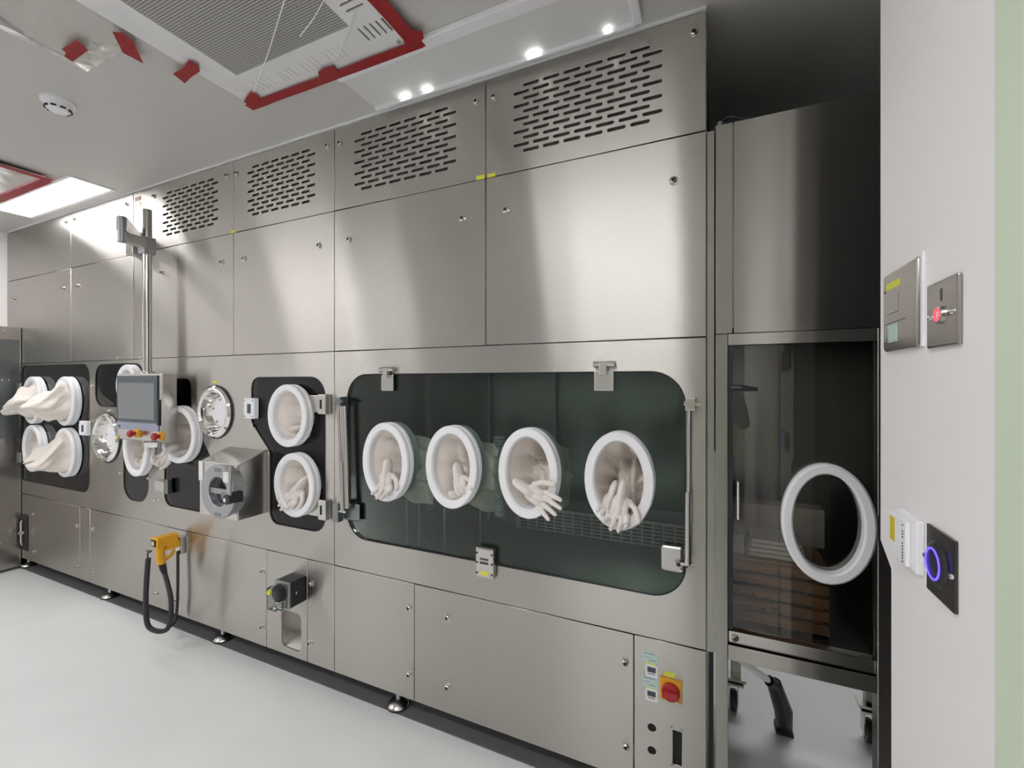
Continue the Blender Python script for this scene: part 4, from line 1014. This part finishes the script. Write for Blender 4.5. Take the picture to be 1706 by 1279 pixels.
# ------------------------------------------------------------------ person behind the viewer (mirrored in the dark glass)
def skin(name, pts, edges, rad, m, parent, sub=2):
    me = bpy.data.meshes.new(name); me.from_pydata(pts, edges, []); o = bpy.data.objects.new(name, me); C.objects.link(o)
    md = o.modifiers.new('s', 'SKIN'); sv = me.skin_vertices[0].data if me.skin_vertices else None
    if sv is None:
        bm = bmesh.new(); bm.from_mesh(me); bm.verts.layers.skin.verify(); bm.to_mesh(me); bm.free(); sv = me.skin_vertices[0].data
    for v, r in zip(sv, rad): v.radius = r if isinstance(r, tuple) else (r, r)
    sv[0].use_root = True
    q = o.modifiers.new('u', 'SUBSURF'); q.levels = q.render_levels = sub; md.use_smooth_shade = True
    bpy.context.view_layer.update()
    r_ = bpy.data.meshes.new_from_object(o.evaluated_get(bpy.context.evaluated_depsgraph_get())); bpy.data.objects.remove(o)
    for p_ in r_.polygons: p_.use_smooth = True
    return obj(name, r_, m, parent)
px_, py_ = -.02, -.55
man = thing('person', 'standing person in dark trousers and green reflective vest, mirrored in the cabinet glass', 'person', (px_, py_, 0), world=False)
bp = [(0, 0, .95), (0, .01, 1.15), (0, 0, 1.36), (0, .0, 1.46), (0, .015, 1.53),
      (.17, 0, 1.40), (.22, .08, 1.16), (.10, .34, 1.33), (.07, .42, 1.37), (-.17, 0, 1.40), (-.22, .08, 1.16), (-.10, .34, 1.33), (-.07, .42, 1.37),
      (.095, 0, .88), (.10, .01, .48), (.105, -.01, .08), (.115, .15, .04), (-.095, 0, .88), (-.10, .01, .48), (-.105, -.01, .08), (-.115, .15, .04)]
be = [(0, 1), (1, 2), (2, 3), (3, 4), (2, 5), (5, 6), (6, 7), (7, 8), (2, 9), (9, 10), (10, 11), (11, 12), (0, 13), (13, 14), (14, 15), (15, 16), (0, 17), (17, 18), (18, 19), (19, 20)]
br = [(.15, .11), (.145, .10), (.15, .10), .06, .055, .065, .048, .036, .028, .065, .048, .036, .028, .085, .062, .045, .04, .085, .062, .045, .04]
skin('body', bp, be, br, mat('navy_work_clothes', (.05, .055, .07), .8), man)
SKINM = mat('skin', (.55, .36, .27), .5)
hd = MB().lathe([(.004, -.125), (.045, -.115), (.062, -.07), (.073, -.02), (.078, .03), (.070, .08), (.045, .112), (.004, .122)], (0, .03, 1.66), 1., 1.22, 28, False, 'z').mesh(True)
ho = obj('head', hd, SKINM, man)
obj('nose', MB().capsule((0, .122, 1.665), (0, .138, 1.64), .009, .013, 10), SKINM, ho)
for s_ in (-1, 1):
    obj('ear', MB().capsule((s_*.078, .02, 1.67), (s_*.080, .02, 1.64), .014, .011, 10), SKINM, ho)
    obj('eye', MB().capsule((s_*.03, .115, 1.672), (s_*.034, .114, 1.672), .008, .008, 8), INK, ho)
obj('mouth', MB().capsule((-.02, .115, 1.60), (.02, .115, 1.60), .005, .005, 8), mat('lips', (.45, .2, .18), .5), ho)
obj('hair', MB().lathe([(.080, -.01), (.084, .03), (.077, .085), (.05, .120), (.004, .130), (.004, .120), (.045, .11), (.07, .08), (.077, .03), (.074, -.01)], (0, .018, 1.665), 1., 1.22, 28, True, 'z').mesh(True), BLACK, man)
for s_ in (-1, 1):
    pts = [(s_*.07, .42, 1.37), (s_*.062, .46, 1.40)]; ed = [(0, 1)]; rr_ = [.030, .034]
    for i_ in range(4):
        b0 = (s_*(.075-.016*i_), .49-.006*i_, 1.43-.016*i_); b1 = (s_*(.05-.016*i_), .525, 1.45-.016*i_); b2 = (s_*(.02-.006*i_), .52, 1.45-.016*i_); k0 = len(pts)
        pts += [b0, b1, b2]; ed += [(1, k0), (k0, k0+1), (k0+1, k0+2)]; rr_ += [.010, .009, .008]
    k0 = len(pts); pts += [(s_*.05, .47, 1.445), (s_*.025, .475, 1.465)]; ed += [(1, k0), (k0, k0+1)]; rr_ += [.011, .009]
    skin('hand', pts, ed, rr_, SKINM, man, 1)
VEST = mat('green_vest', (.42, .80, .05), .6)
vest = MB().lathe([(.150, 0), (.152, .20), (.150, .40), (.120, .485), (.085, .50), (.080, .495), (.115, .475), (.143, .39), (.145, .20), (.144, 0)], (0, .005, .94), 1.18, .86, 32, True, 'z').mesh(True)
vo = obj('vest', vest, VEST, man)
for zb__ in (1.02, 1.14): obj('reflective_band', MB().lathe([(.153, 0), (.1545, 0), (.1545, .05), (.153, .05)], (0, .005, zb__), 1.18, .86, 32, True, 'z').mesh(True), mat('silver_band', (.8, .8, .8), .3), vo)
obj('phone', MB().box(-.075, .075, .505, .515, 1.37, 1.45, .003), BLACK, man)
